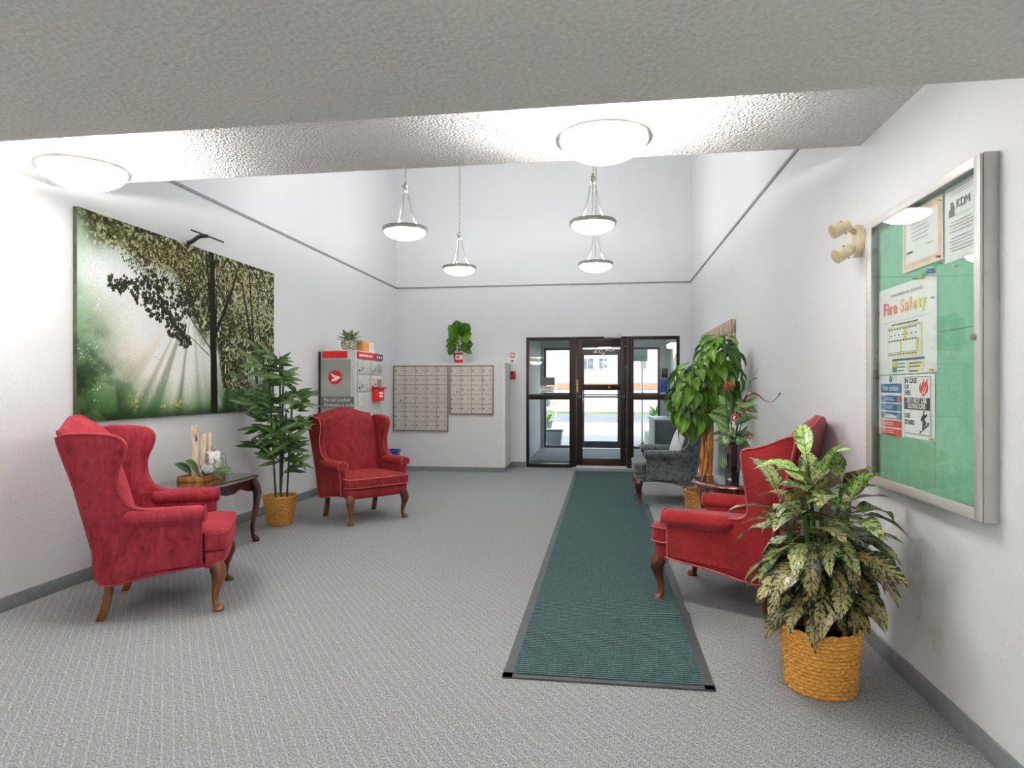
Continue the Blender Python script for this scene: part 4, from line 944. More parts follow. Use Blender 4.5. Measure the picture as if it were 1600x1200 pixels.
# small striped plant on the locker
def spk():
    q = NT('speckled_ceramic'); q.col(q.ramp(q.noise(q.co(), 55, 2), [(.44, (90, 92, 70)), (.52, (216, 208, 186))])); q.set(Roughness=.4); return q.m
M['speck'] = spk()
t = thing('potted_plant', 'small striped-leaf plant in a speckled pot on top of the parcel locker', 'plant', (-3.14, 7.60, 1.752))
MB().lathe([(.07, 0), (.095, .05), (.10, .10), (.092, .125), (.082, .125), (.08, .10)], 24).build('pot', 'speck', t); MB().lathe([(.005, .105), (.082, .10)], 20).build('soil', 'soil', t)
sl = [leafmesh('striped_leaf', .17, .065, 'agla_small', d, .2, .45, 6, .03) for d in (.25, .6)]
for k in range(20):
    a = ga*k; e = .25+.95*(k/19); d = Vector((math.cos(a)*math.cos(e), math.sin(a)*math.cos(e), math.sin(e)))
    link('leaf', random.choice(sl), None, t, aim((.02*math.cos(a), .02*math.sin(a), .10), d, s=random.uniform(.75, 1.05)))

# ------------------------------------------------------------------ parcel locker
def lockside():
    t = NT('locker_side_print'); v = t.co()
    rg = t.add('ShaderNodeTexWave', wave_type='RINGS', rings_direction='X'); rg.inputs['Scale'].default_value = .9; rg.inputs['Distortion'].default_value = .4
    t.link(v, rg.inputs['Vector'])
    t.col(t.ramp(rg.outputs['Fac'], [(.0, (140, 146, 140)), (.93, (150, 156, 148)), (1, (172, 176, 168))])); t.set(Roughness=.4); return t.m
M['lockside'] = lockside(); M['lock_g'] = simple('pale_grey_locker_metal', (196, 197, 192), .45); M['lock_d'] = simple('mid_grey_print', (112, 118, 120), .45)
M['sig_red'] = simple('signal_red_print', (222, 22, 32), .4); M['purple'] = simple('purple_print', (120, 34, 84), .4)
LX0, LX1, LY0, LY1, LZ = XL+.015, -2.98, 7.40, 8.36, 1.75
t = thing('parcel_locker', 'grey parcel locker with red logo and red header against the left wall', 'locker', (0, 0, 0))
bx('plinth', LX0, LX1+.02, LY0-.03, LY1, 0, .05, 'black', t); bx('body', LX0, LX1, LY0, LY1, .05, LZ, 'lock_g', t, .006)
bx('back_edge', LX0, LX0+.02, LY0-.012, LY0, .05, LZ-.02, 'black', t)
bx('side_panel', LX0+.02, LX1-.055, LY0-.008, LY0, .06, 1.635, 'lockside', t); bx('label_band', LX0+.02, LX1-.012, LY0-.012, LY0-.004, 1.05, 1.185, 'lock_d', t)
bx('header_band', LX0+.045, LX1-.10, LY0-.012, LY0, 1.655, 1.735, 'sig_red', t)
MX = Matrix.Rotation(PI/2, 4, 'X')
text('Parcel Locker', .062, 'white', t, Matrix.Translation((LX0+.06, LY0-.0125, 1.128)) @ MX); text('Armoire à colis', .062, 'white', t, Matrix.Translation((LX0+.06, LY0-.0125, 1.066)) @ MX)
lgx, lgz = LX0+.205, 1.42
q = MB().tube([(lgx, LY0-.011, lgz), (lgx, LY0-.006, lgz)], .085, 40).build('logo_disc', 'sig_red', t)
MB().prism([(-.055, .05), (.0, .022), (.066, .006), (.066, -.004), (.01, -.044), (-.05, -.05), (-.03, -.016), (.012, -.004), (-.035, .008)], 0, .002, Matrix.Translation((lgx, LY0-.011, lgz)) @ MX).build('logo_wing', 'white', q)
MZ = Matrix(((0, 0, 1, 0), (1, 0, 0, 0), (0, 1, 0, 0), (0, 0, 0, 1)))   # text plane facing +x, running along +y
hb = bx('front_header', LX1, LX1+.012, LY0+.06, LY1-.02, 1.655, 1.735, 'sig_red', t); bx('header_badge', LX1+.012, LX1+.016, LY1-.30, LY1-.02, 1.655, 1.735, 'purple', hb)
for k in range(9): bx('header_letter_mark', LX1+.012, LX1+.014, LY0+.10+k*.05, LY0+.138+k*.05, 1.68, 1.708, 'white', hb)
for k in range(3): bx('badge_mark', LX1+.016, LX1+.018, LY1-.26+.08*k, LY1-.22+.08*k, 1.675, 1.71, 'white', hb)
def ldoor(y0, y1, z0, z1, grille=False, tagm=True):
    d = bx('door', LX1, LX1+.012, y0, y1, z0, z1, 'lock_g', t, .003)
    MB().tube([(LX1+.012, y0+.05, z0+.045), (LX1+.018, y0+.05, z0+.045)], .014, 10).build('lock', 'steel_d', d); bx('number_mark', LX1+.012, LX1+.013, y0+.13, y0+.17, z0+.045, z0+.09, 'lock_d', d)
    if grille:
        for k in range(int((z1-z0-.05)/.026)): bx('label_line', LX1+.012, LX1+.0135, y1-.21, y1-.04, z0+.04+.026*k, z0+.055+.026*k, 'lock_d', d)
ym = LY0+.06+.44
for z0, z1 in ((1.46, 1.635), (1.245, 1.45), (.80, 1.235), (.42, .79), (.08, .41)): ldoor(LY0+.06, ym-.008, z0, z1)
for z0, z1, g in ((1.46, 1.635, True), (1.27, 1.45, True), (.86, 1.26, False), (.42, .85, False), (.08, .41, False)): ldoor(ym+.008, LY1-.03, z0, z1, g)
sl_ = thing('mail_slot_box', 'red outgoing mail slot box fixed on the locker front', 'mail slot', (LX1+.0135, 8.10, 1.12))
bx('body', 0, .05, -.16, .16, 0, .16, 'sig_red', sl_, .006); bx('hood', 0, .075, -.18, .20, .16, .185, 'sig_red', sl_, .004)
for k in range(2): bx('printed_mark', .05, .052, -.03, .09, .05+.04*k, .075+.04*k, 'whitecloth', sl_)
t = thing('cardboard_box', 'orange and white box lying on the parcel locker behind the plant', 'box', (-3.08, 8.03, 1.752))
M['orange'] = simple('orange_card', (226, 160, 84), .7); M['card'] = simple('cream_card', (232, 228, 214), .7)
bx('carton', -.12, .05, -.26, .16, 0, .13, 'card', t, .003); bx('orange_side', -.118, .052, -.262, -.04, .004, .126, 'orange', t); bx('label', .05, .0525, 0, .14, .02, .11, 'white', t)
t = thing('recycling_bin', 'small blue recycling bin on the floor by the mailbox partition', 'bin', (-3.235, 9.35, 0))
t.scale = (.95, .95, .9)
b = MB(); 
def rr(a, b_, z, r=.03): return [(sx*(a-r)+r*math.cos(q), sy*(b_-r)+r*math.sin(q), z) for sx, sy, q0 in ((1, 1, 0), (-1, 1, PI/2), (-1, -1, PI), (1, -1, 1.5*PI)) for q in (q0, q0+PI/4, q0+PI/2)]
b.rings([rr(.12, .09, 0), rr(.16, .12, .385), rr(.15, .11, .385), rr(.11, .08, .02)]); b.build('body', 'blue_pl', t); MB().rings([rr(.172, .132, .37), rr(.172, .132, .395), rr(.15, .11, .395), rr(.15, .11, .37)], cap=False).build('rim', 'blue_pl', t)

# ------------------------------------------------------------------ mailboxes
M['mailmetal'] = simple('champagne_mailbox_metal', (208, 201, 193), .4, .35, var=.05, scale=3); M['mailframe'] = simple('mailbox_frame_metal', (140, 134, 128), .45, .4)
def mailbox(label, x0, x1, zt, cols, rows, cw, rh, odd):
    t = thing('mailbox_unit', label, 'mailboxes', (x0, PY, zt-rows*rh))
    W_, H_ = cols*cw, rows*rh
    bx('back_plate', 0, W_, -.006, 0, 0, H_, 'mailframe', t)
    for (a, b, c_, d) in ((-.012, 0, -.012, H_+.012), (W_, W_+.012, -.012, H_+.012), (0, W_, H_, H_+.012), (0, W_, -.012, 0)): bx('frame_strip', a, b, -.030, 0, c_, d, 'mailframe', t, .003)
    dm = MB().box(.003, cw-.003, -.016, -.006, .003, rh-.003).mesh('mailbox_door', .002, 1); dm.materials.append(M['mailmetal'])
    lm = MB().tube([(0, -.023, 0), (0, -.016, 0)], .0095, 8).mesh('lock'); lm.materials.append(M['black'])
    nm = MB().box(0, .03, -.018, -.016, 0, .010).mesh('number_plate'); nm.materials.append(M['lock_d'])
    for r in range(rows):
        for c_ in range(cols):
            d = link('mailbox_door', dm, None, t, Matrix.Translation((c_*cw, 0, (rows-1-r)*rh)))
            if (r, c_) in odd: link('lock', lm, None, d, Matrix.Translation((cw*.66, 0, rh*.27)))
            else:
                link('lock', lm, None, d, Matrix.Translation((cw*.15, 0, rh*.52))); link('number_plate', nm, None, d, Matrix.Translation((cw*.70, 0, rh*.5)))
mailbox('larger block of metal mailboxes, seven rows of five, on the partition', -3.265, -2.405, 1.625, 5, 7, .172, .142, {(3, 0)})
mailbox('smaller block of metal mailboxes, five rows of four, on the partition', -2.362, -1.694, 1.625, 4, 5, .1665, .146, {(2, 0)})

# ------------------------------------------------------------------ back wall: notice and fire-alarm pull
t = thing('fire_notice', 'small white notice with red print above the alarm pull', 'sign', (-1.49, YB, 1.69))
bx('sheet', -.07, .07, -.003, 0, 0, .205, 'white', t)
for k, (a, z) in enumerate(((.03, .175), (.055, .15), (.05, .13), (.04, .11), (.045, .09))): bx('printed_line', -a, a, -.0045, -.003, z, z+.009, 'red_pl' if k < 4 else 'lock_d', t)
bx('printed_square', -.025, .015, -.0045, -.003, .02, .055, 'lock_d', t)
t = thing('alarm_pull', 'dull red fire alarm pull station on the wall left of the entrance', 'fire alarm', (-1.488, YB, 1.43))
bx('housing', -.05, .05, -.045, 0, 0, .13, 'rose_pl', t, .008); bx('pull_handle', -.03, .03, -.06, -.045, .03, .06, 'red_pl', t, .004); bx('window', -.018, .018, -.05, -.045, .08, .115, 'black', t, .002)

# ------------------------------------------------------------------ forest print on canvas
def forest(nx, nz):
    rng = np.random.default_rng(7)
    U, V = np.meshgrid(np.linspace(0, 1, nx), np.linspace(0, 1, nz))        # v up
    def vn(fx, fz, seed):
        g = np.random.default_rng(seed).random((fz+2, fx+2)); x = U*fx; z = V*fz
        i = x.astype(int); j = z.astype(int); a = x-i; b = z-j; a = a*a*(3-2*a); b = b*b*(3-2*b)
        return g[j, i]*(1-a)*(1-b)+g[j, i+1]*a*(1-b)+g[j+1, i]*(1-a)*b+g[j+1, i+1]*a*b
    def fbm(fx, fz, seed, o=4): return sum(vn(fx*2**k, fz*2**k, seed+k)*.5**k for k in range(o))/sum(.5**k for k in range(o))
    def mixc(img, c, m): return img*(1-m[..., None])+np.array(c, float)/255*m[..., None]
    ss = lambda a, b, x: np.clip((x-a)/(b-a), 0, 1)**2*(3-2*np.clip((x-a)/(b-a), 0, 1))
    img = np.zeros((nz, nx, 3))+np.array((176, 190, 170))/255
    # hazy greens to the left and floor, open light in the middle
    img = mixc(img, (92, 134, 92), ss(.30, .0, U)*.85)
    img = mixc(img, (66, 108, 52), ss(.34, .02, V+.10*(fbm(7, 5, 3)-.5))*.95)
    img = mixc(img, (40, 66, 34), ss(.55, .9, fbm(10, 7, 31))*ss(.30, .0, U)*ss(.8, .3, V)*.8)
    sx_, sz_ = .37, .60
    # print of the sunbeams in the photograph on the canvas
    dx, dz = (U-.47)*1.8, V-.70
    ang = np.arctan2(dx, -dz); rad = np.hypot(dx, dz)
    beam = vn_line = np.interp(ang, np.linspace(-3.2, 3.2, 90), np.random.default_rng(12).random(90))
    beam2 = np.interp(ang, np.linspace(-3.2, 3.2, 34), np.random.default_rng(15).random(34))
    glow = np.exp(-((((U-.34)+.35*(V-.42))/.20)**2+((V-.42)/.32)**2)); img = mixc(img, (252, 248, 242), np.clip(glow*1.25, 0, 1))
    glow = np.exp(-(((U-.24)/.13)**2+((V-.28)/.14)**2)); img = mixc(img, (236, 214, 200), glow*.6)
    glow = np.exp(-(((U-.12)/.18)**2+((V-.72)/.16)**2)); img = mixc(img, (236, 242, 246), glow*.95)
    bm_ = ss(.45, .85, beam*.5+beam2*.6)*np.exp(-(ang+.35)**2/.55)*ss(.06, .25, rad)*ss(1.05, .3, rad)
    img = mixc(img, (250, 252, 250), bm_*.95)
    dk_ = ss(.6, .3, beam*.6+beam2*.5)*np.exp(-(ang+.05)**2/.30)*ss(.1, .3, rad); img = mixc(img, (52, 104, 66), dk_*.7)
    bl_ = ss(.5, .9, beam)*np.exp(-(ang-.45)**2/.08)*ss(.06, .2, rad); img = mixc(img, (214, 232, 232), bl_*.7)
    # foliage mass above and to the right
    nmed = fbm(24, 16, 41, 4); nf = fbm(120, 80, 51, 3); nff = rng.random((nz, nx))
    lowline = .82-.34*ss(.34, .56, U)-.34*ss(.58, .66, U)+.22*(fbm(8, 5, 61)-.5)
    mass = ss(-.05, .06, V-lowline); lim = ss(.02, .12, U+.5*(V-.85))
    mass *= lim
    hole = ss(.52, .62, nf)*ss(.45, .6, nmed)
    base = mixc(np.zeros_like(img)+np.array((74, 74, 44))/255, (140, 138, 82), ss(.42, .62, nmed)); base = mixc(base, (42, 44, 30), ss(.52, .36, nf)*.8); base = mixc(base, (206, 200, 138), ss(.58, .68, nf)*.7); base = mixc(base, (228, 226, 196), ss(.62, .72, nf)*ss(.5, .62, fbm(18, 12, 77))*.9)
    cool = ss(.86, .98, U)*0
    img = img*(1-(mass*(1-hole*.75))[..., None])+base*(mass*(1-hole*.75))[..., None]
    img = mixc(img, (60, 92, 56), ss(.5, .7, nmed)*ss(.60, .66, U)*ss(.40, .15, V)*.8); img = mixc(img, (206, 222, 220), ss(.48, .62, fbm(14, 9, 91))*ss(.64, .70, U)*ss(.42, .30, V)*ss(.12, .25, V)*.55)
    # trunks and boughs
    def line(p, q, w0, w1, c, a=1.0, wob=.0):
        d = np.array(q)-np.array(p); asp = 1.8; L2 = (d[0]*asp)**2+d[1]**2
        tt = np.clip((((U-p[0])*asp)*d[0]*asp+(V-p[1])*d[1])/L2, 0, 1)
        ds = np.hypot((U-p[0]-d[0]*tt)*asp, V-p[1]-d[1]*tt)+wob*(nmed-.5); wd = w0+(w1-w0)*tt
        return mixc(img, c, ss(wd*1.25, wd*.75, ds)*a)
    D = (42, 38, 30)
    img = line((.592, -.02), (.575, 1.02), .034, .024, D, .97, .012); img = line((.586, .46), (.70, .80), .014, .010, D, .95); img = line((.70, .80), (.735, .95), .010, .006, D, .9); img = line((.575, .60), (.545, .98), .014, .008, D, .85); img = line((.60, .52), (.605, .9), .008, .006, D, .8)
    img = line((.87, .28), (.765, .86), .016, .010, (58, 56, 48), .9, .01); img = line((.845, .40), (.815, .95), .011, .008, (58, 56, 48), .9); img = line((.93, .26), (.87, .66), .010, .007, (66, 62, 54), .85, .02); img = line((.87, .66), (.89, .9), .007, .005, (66, 62, 54), .8); img = line((.70, .72), (.80, .55), .006, .004, D, .7)
    img = line((.57, .40), (.44, .60), .005, .003, D, .8); img = line((.44, .60), (.26, .72), .003, .002, D, .7); img = line((.56, .36), (.46, .46), .004, .002, D, .7)
    # clusters of dark maple leaves against the light
    def clump(cu, cv, ru, rv, n, c, smin, smax, seed):
        nonlocal img
        r2 = np.random.default_rng(seed)
        for _ in range(n):
            a = r2.random()*6.28; q = r2.random()**.6; u0 = cu+ru*q*math.cos(a); v0 = cv+rv*q*math.sin(a); s_ = smin+(smax-smin)*r2.random()
            i0, i1 = max(0, int((u0-s_)*nx)), min(nx, int((u0+s_)*nx)+2); j0, j1 = max(0, int((v0-2*s_)*nz)), min(nz, int((v0+2*s_)*nz)+2)
            if i1 <= i0 or j1 <= j0: continue
            uu = (U[j0:j1, i0:i1]-u0)*1.8; vv = V[j0:j1, i0:i1]-v0; th = np.arctan2(vv, uu)+r2.random()*6
            m = (np.hypot(uu, vv) < s_*1.3*(.55+.45*np.cos(2.5*th)**2))
            k = .75+.5*r2.random(); img[j0:j1, i0:i1][m] = np.clip(np.array(c)/255*k, 0, 1)
    for (cu, cv, ru, rv, n) in ((.16, .68, .06, .05, 60), (.25, .66, .06, .09, 90), (.33, .58, .07, .07, 90), (.39, .50, .05, .06, 80), (.43, .44, .04, .05, 50), (.30, .74, .08, .05, 60), (.40, .64, .09, .09, 110)): clump(cu, cv, ru, rv, n, (54, 60, 40), .006, .014, int(cu*1000))
    for (cu, cv, ru, rv, n, c) in ((.45, .84, .30, .14, 1300, (66, 66, 38)), (.50, .74, .12, .16, 600, (58, 62, 40)), (.30, .92, .26, .06, 500, (122, 112, 56)), (.78, .74, .2, .22, 1000, (120, 120, 70)), (.80, .5, .16, .2, 800, (84, 92, 60)), (.55, .86, .3, .1, 500, (176, 168, 100)), (.84, .72, .15, .22, 600, (190, 186, 140)), (.12, .93, .1, .05, 70, (104, 104, 56))): clump(cu, cv, ru, rv, n, c, .002, .0055, int(cu*777+cv*99))
    img = line((.592, -.02), (.578, .92), .034, .026, D, .95, .012); img = line((.586, .46), (.70, .80), .014, .010, D, .92); img = line((.70, .80), (.735, .95), .010, .006, D, .8); img = line((.575, .60), (.545, .98), .013, .008, D, .75)
    img = line((.87, .20), (.765, .86), .018, .010, (50, 48, 40), .9, .01); img = line((.85, .36), (.815, .95), .012, .008, (50, 48, 40), .85); img = line((.94, .16), (.87, .66), .012, .007, (58, 56, 48), .8, .02)
    for (cu, cv, ru, rv, n) in ((.20, .09, .02, .07, 45), (.39, .06, .04, .035, 50), (.47, .045, .02, .02, 24), (.33, .05, .015, .03, 16), (.22, .14, .03, .05, 20)): clump(cu, cv, ru, rv, n, (206, 204, 74), .002, .005, int(cu*500))
    for (cu, cv, ru, rv, n, c) in ((.05, .28, .05, .2, 90, (190, 206, 176)), (.08, .62, .08, .1, 40, (236, 240, 236)), (.25, .22, .1, .12, 60, (240, 232, 222)), (.85, .25, .12, .08, 60, (214, 226, 224))): clump(cu, cv, ru, rv, n, c, .0015, .004, int(cu*301))
    img = mixc(img, (34, 58, 30), ss(.09, -.01, V)*.7); img = mixc(img, (34, 54, 28), ss(.12, .0, U+.25*V)*.8)
    img = mixc(img, (30, 50, 26), ss(.46, .66, fbm(12, 8, 131))*ss(.34, .02, U+.5*V-.05)*.75); img = mixc(img, (120, 150, 84), ss(.5, .7, fbm(16, 11, 141))*ss(.40, .05, U+.5*V-.05)*.4)
    gm = img.mean(axis=2, keepdims=True); img = gm+(img-gm)*.8; img = np.clip((img-.5)*1.12+.49, 0, 1)
    img *= (.92+.16*nff)[..., None]
    return np.clip(img, 0, 1)
FY0, FY1, FZ0, FZ1 = 3.755, 6.285, 1.07, 2.485
t = thing('canvas_print', 'large canvas print of sunlit trees hung on the left wall', 'picture', (XL, FY0, FZ0))
nx, nz = 620, 350
cs = .03
bx('canvas_body', .002, cs, 0, FY1-FY0, 0, FZ1-FZ0, M.setdefault('canvas_side', simple('dark_canvas_edge', (58, 66, 44), .8, var=.4, scale=14)), t)
me = bpy.data.meshes.new('printed_face')
vv = [(cs+.0015, (FY1-FY0)*i/(nx-1), (FZ1-FZ0)*j/(nz-1)) for j in range(nz) for i in range(nx)]
ff = [(j*nx+i, j*nx+i+1, (j+1)*nx+i+1, (j+1)*nx+i) for j in range(nz-1) for i in range(nx-1)]
me.from_pydata(vv, [], ff)
ca_ = me.color_attributes.new('print', 'FLOAT_COLOR', 'POINT'); arr = np.ones((nx*nz, 4), np.float32)
im = forest(nx, nz).reshape(-1, 3); arr[:, :3] = np.where(im <= .04045, im/12.92, ((im+.055)/1.055)**2.4); ca_.data.foreach_set('color', arr.ravel())
q = NT('forest_print'); a_ = q.add('ShaderNodeVertexColor', layer_name='print'); q.col(a_.outputs[0]); q.set(Roughness=.7, Specular_IOR_Level=.15); q.bump(q.noise(q.co(), 600, 1), .15, .001)
link('printed_face', me, q.m, t)
# picture light above it
t = thing('picture_light', 'slim dark picture light on the wall above the forest print', 'lamp', (XL, 4.93, 2.50))
MB().tube(spline([(.004, -.02, 0), (.05, -.02, .012), (.10, .0, .055), (.15, .05, .072)], 6), [.02]*18+[.014], 4).build('arm', 'steel_d', t)
MB().tube([(.15, -.17, .068), (.15, .27, .068)], .0075, 8).build('lamp_bar', 'steel_d', t); MB().tube([(0, -.02, 0), (.012, -.02, 0)], .03, 16).build('wall_plate', 'white', t)

# ------------------------------------------------------------------ rustic picture on the right wall
t = thing('framed_picture', 'wide picture in a weathered wood frame on the right wall behind the tall plant', 'picture', (XR, 6.85, 1.10))
W_, H_ = 2.1, .90
bx('backing', -.02, -.002, .02, W_-.02, .02, H_-.02, 'white', t)
bx('frame_top', -.05, 0, 0, W_, H_-.14, H_, 'rustic', t, .004); bx('frame_bottom', -.05, 0, 0, W_, 0, .14, 'rustic', t, .004); bx('frame_side', -.05, 0, 0, .14, .14, H_-.14, 'rustic', t, .004); bx('frame_side', -.05, 0, W_-.14, W_, .14, H_-.14, 'pale_en', t, .004)
bx('picture_sheet', -.028, -.02, .14, W_-.14, .14, H_-.14, 'pale_en', t)

# ------------------------------------------------------------------ twin emergency spotlight
t = thing('emergency_light', 'cream twin-head emergency spotlight beside the notice board', 'lamp', (XR, 3.615, 2.07))
MB().tube([(-.034, 0, 0), (0, 0, 0)], .085, 24).build('base_plate', 'beige', t, .006)
for s_, (hx, hy, hz), d in ((1, (-.115, -.07, .055), (-.85, -.15, -.38)), (-1, (-.105, -.08, -.075), (-.80, -.2, -.42))):
    d = Vector(d).normalized(); p = Vector((hx, hy, hz))
    n_ = MB().tube([(-.03, -.02, s_*.04), (-.07, -.05, s_*.055), p], .014, 8).build('swivel_arm', 'beige', t)
    pr = [(-.05, .006), (-.046, .022), (-.035, .029), (.0, .032), (.035, .037), (.05, .038), (.05, .033), (.03, .03)]
    hd = MB().tube([p+d*a for a, r_ in pr], [r_ for a, r_ in pr], 18).build('lamp_head', 'beige', t, ang=50)
    MB().tube([p+d*.030, p+d*.042], .031, 16).build('lens', 'white', hd)
    for q in range(3):
        u = d.cross(Vector((0, 0, 1))).normalized(); v2 = d.cross(u); an = q*2.1; MB().tube([p+(u*math.cos(an)+v2*math.sin(an))*.036, p+(u*math.cos(an)+v2*math.sin(an))*.041], .005, 6).build('screw', 'lock_d', hd)

# ------------------------------------------------------------------ glazed notice board
BY0, BY1, BZ0, BZ1 = 2.40, 3.36, .835, 2.105
XBK = 1.312
M['felt'] = simple('mint_green_felt', (136, 196, 166), .9, var=.04, bump=.3, bscale=240); M['paper'] = simple('white_paper', (246, 246, 244), .7, var=.01); M['ink'] = simple('grey_ink', (186, 186, 188), .7); M['inkd'] = simple('dark_ink', (52, 54, 60), .7); M['inkm'] = simple('mid_grey_ink', (112, 114, 118), .7)
M['sheetp'] = simple('cream_certificate', (244, 226, 204), .7, var=.02)
for nm_, c_ in (('ink_blue', (30, 92, 156)), ('ink_red', (222, 44, 50)), ('ink_green', (70, 150, 110)), ('ink_yel', (232, 212, 84)), ('ink_pale', (240, 232, 178)), ('ink_or', (232, 128, 62)), ('ink_peach', (240, 178, 112)), ('pin_blue', (34, 84, 160)), ('pin_green', (70, 160, 96)), ('pin_yel', (222, 206, 80)), ('pin_red', (206, 40, 44)), ('pin_clear', (214, 222, 220))): M[nm_] = simple(nm_, c_, .5)
t = thing('notice_board', 'aluminium-framed glazed notice board with mint felt on the right wall', 'notice board', (0, 0, 0))
fx0, fx1 = XR-.062, XR
bx('case_back', XBK+.004, XR, BY0+.02, BY1-.02, BZ0+.02, BZ1-.02, 'alu', t)
bx('felt_panel', XBK, XBK+.004, BY0+.02, 2.79, BZ0+.02, 1.517, 'felt', t); bx('felt_panel', XBK, XBK+.004, BY0+.02, 2.79, 1.521, BZ1-.02, 'felt', t); bx('felt_panel', XBK, XBK+.004, 2.792, BY1-.02, BZ0+.02, BZ1-.02, 'felt', t)
for (a, b, c_, d) in ((BY0, BY0+.03, BZ0, BZ1), (BY1-.014, BY1, BZ0, BZ1), (BY0+.03, BY1-.014, BZ0, BZ0+.03), (BY0+.03, BY1-.014, BZ1-.03, BZ1)): bx('case_side', fx0+.012, fx1, a, b, c_, d, 'alu', t, .003)
dr = bx('door_frame_stile', fx0, fx0+.011, BY0+.002, BY0+.040, BZ0+.004, BZ1-.004, 'alu_w', t, .003)
bx('door_frame_stile', fx0, fx0+.011, BY1-.05, BY1-.002, BZ0+.004, BZ1-.004, 'alu_w', t, .003); bx('door_frame_rail', fx0, fx0+.011, BY0+.040, BY1-.05, BZ0+.004, BZ0+.045, 'alu_w', t, .003); bx('door_frame_rail', fx0, fx0+.011, BY0+.040, BY1-.05, BZ1-.042, BZ1-.004, 'alu_w', t, .003)
hg = MB()
for k in range(36): hg.tube([(fx0+.004, BY1+.004, BZ0+.02+k*.034), (fx0+.004, BY1+.004, BZ0+.048+k*.034)], .006, 6)
hg.build('piano_hinge', 'alu', t); bx('glass_pane', fx0+.003, fx0+.007, BY0+.040, BY1-.05, BZ0+.045, BZ1-.042, 'glass_case', t)
MB().tube([(fx0-.010, BY0+.03, 1.475), (fx0, BY0+.03, 1.475)], .011, 12).build('lock', 'chrome', t)
# papers: local frame runs right = -y (as read from the room), up = z, towards the room = -x
MP = Matrix(((0, 0, -1, 0), (-1, 0, 0, 0), (0, 1, 0, 0), (0, 0, 0, 1)))
def sheet(name, label, cat, yl, z0, wd, hh, mat_='paper', curl=0.0, lift=.002):
    o = bpy.data.objects.new(name, None); C.objects.link(o); o.matrix_basis = Matrix.Translation((XBK-lift, yl, z0)) @ MP
    tag(o, label, cat)
    q = MB(); q.grid(lambda u, v: (u*wd, v*hh, curl*(math.sin(PI*u)*.3+max(0, u-.7)*v*.8+max(0, .25-v)*.6)), 10, 10); q.grid(lambda u, v: (u*wd, v*hh, -.0006), 1, 1)
    q.build('sheet', mat_, o); return o
def rect(o, x0, x1, z0, z1, mat_, name='printed_block', lift=.0012): return MB().box(x0, x1, z0, z1, lift, lift+.0004).build(name, mat_, o)
def lines(o, spec, mat_='ink', lift=.0012):
    q = MB(); 
    for (x0, x1, z, h_) in spec: q.box(x0, x1, z, z+h_, lift, lift+.0003)
    return q.build('printed_text_lines', mat_, o)
def tx(o, s_, size, x, z, mat_, al='LEFT', sx=1, lift=.0016, bold=0): return text(s_, size, mat_, o, Matrix.Translation((x, z, lift)), align=al, sx=sx, bold=bold)
# certificate
o = sheet('certificate', 'curling certificate with a peach border at the top of the notice board', 'paper', 3.07, 1.80, .345, .258, 'sheetp', .012, .003)
def curlz(u, v): return .012*(math.sin(PI*u)*.3+max(0, u-.7)*v*.8+max(0, .25-v)*.6)+.001
q = MB(); q.grid(lambda u, v: (.035+u*.275, .035+v*.19, curlz((.035+u*.275)/.345, (.035+v*.19)/.258)), 8, 8); q.build('white_field', 'paper', o)
M['peach'] = simple('peach_border', (240, 206, 172), .7)
for (a, b, c_, d) in ((.02, .325, .015, .033), (.02, .325, .227, .243), (.015, .033, .02, .24), (.312, .33, .02, .24)):
    q = MB(); q.grid(lambda u, v: (a+u*(b-a), c_+v*(d-c_), curlz((a+u*(b-a))/.345, (c_+v*(d-c_))/.258)), 8, 3); q.build('border', 'peach', o)
lines(o, [(.09, .25, .19, .005), (.10, .24, .172, .004), (.10, .25, .155, .004), (.09, .24, .138, .004), (.11, .24, .121, .004), (.22, .28, .085, .004)], 'ink', .0075); rect(o, .055, .11, .075, .083, 'inkd', lift=.0075)
# letter
o = sheet('notice_letter', 'white letter with a grey building logo at the top right of the notice board', 'paper', 2.715, 1.778, .235, .285, 'paper', .002)
tx(o, 'KDM', .046, .085, .195, 'inkm', lift=.0032, sx=.95); lg = MB()
for (x, h_, w_) in ((.035, .028, .013), (.047, .055, .013), (.059, .040, .012)): lg.box(x, x+w_, .170, .170+h_, .003, .0034)
lg.build('building_logo', 'inkm', o); lines(o, [(.03, .22, .168, .0015)]+[(.05-.01*(k % 2), .19+.012*(k % 3), .145-.012*k-(.012 if k > 3 else 0), .0035) for k in range(9)]+[(.03, .21, .268, .003), (.05, .20, .258, .003), (.05, .19, .248, .003)], 'ink', .0032)
# fire safety poster
o = sheet('fire_safety_poster', 'white Fire Safety poster with a yellow floor plan on the notice board', 'poster', 3.325, 1.36, .55, .40, 'paper', .002)
lines(o, [(.135+.021*k+(.012 if k > 8 else 0), .135+.021*k+.015+(.012 if k > 8 else 0), .352, .012) for k in range(14)], 'ink', .0032)
px_ = .06
for ch, c_ in zip('Fire Safety', ('ink_red', 'ink_red', 'ink_or', 'ink_or', None, 'ink_peach', 'ink_peach', 'ink_peach', 'ink_yel', 'ink_yel', 'ink_yel')):
    if c_: 
        l_ = tx(o, ch, .080, px_, .275, c_, lift=.0032, sx=1.0, bold=.0016)
        px_ += max(v.co.x for v in l_.data.vertices)+.007
    else: px_ += .025
rect(o, .03, .52, .238, .2395, 'ink', lift=.003)
rect(o, .105, .43, .075, .215, 'ink_pale', lift=.003); rect(o, .115, .42, .15, .207, 'paper', lift=.0034); rect(o, .115, .42, .095, .145, 'paper', lift=.0034)
for (a, b, c_, d) in ((.27, .30, .15, .205), (.235, .25, .095, .145), (.385, .41, .10, .145)): rect(o, a, b, c_, d, 'ink_yel', lift=.0038)
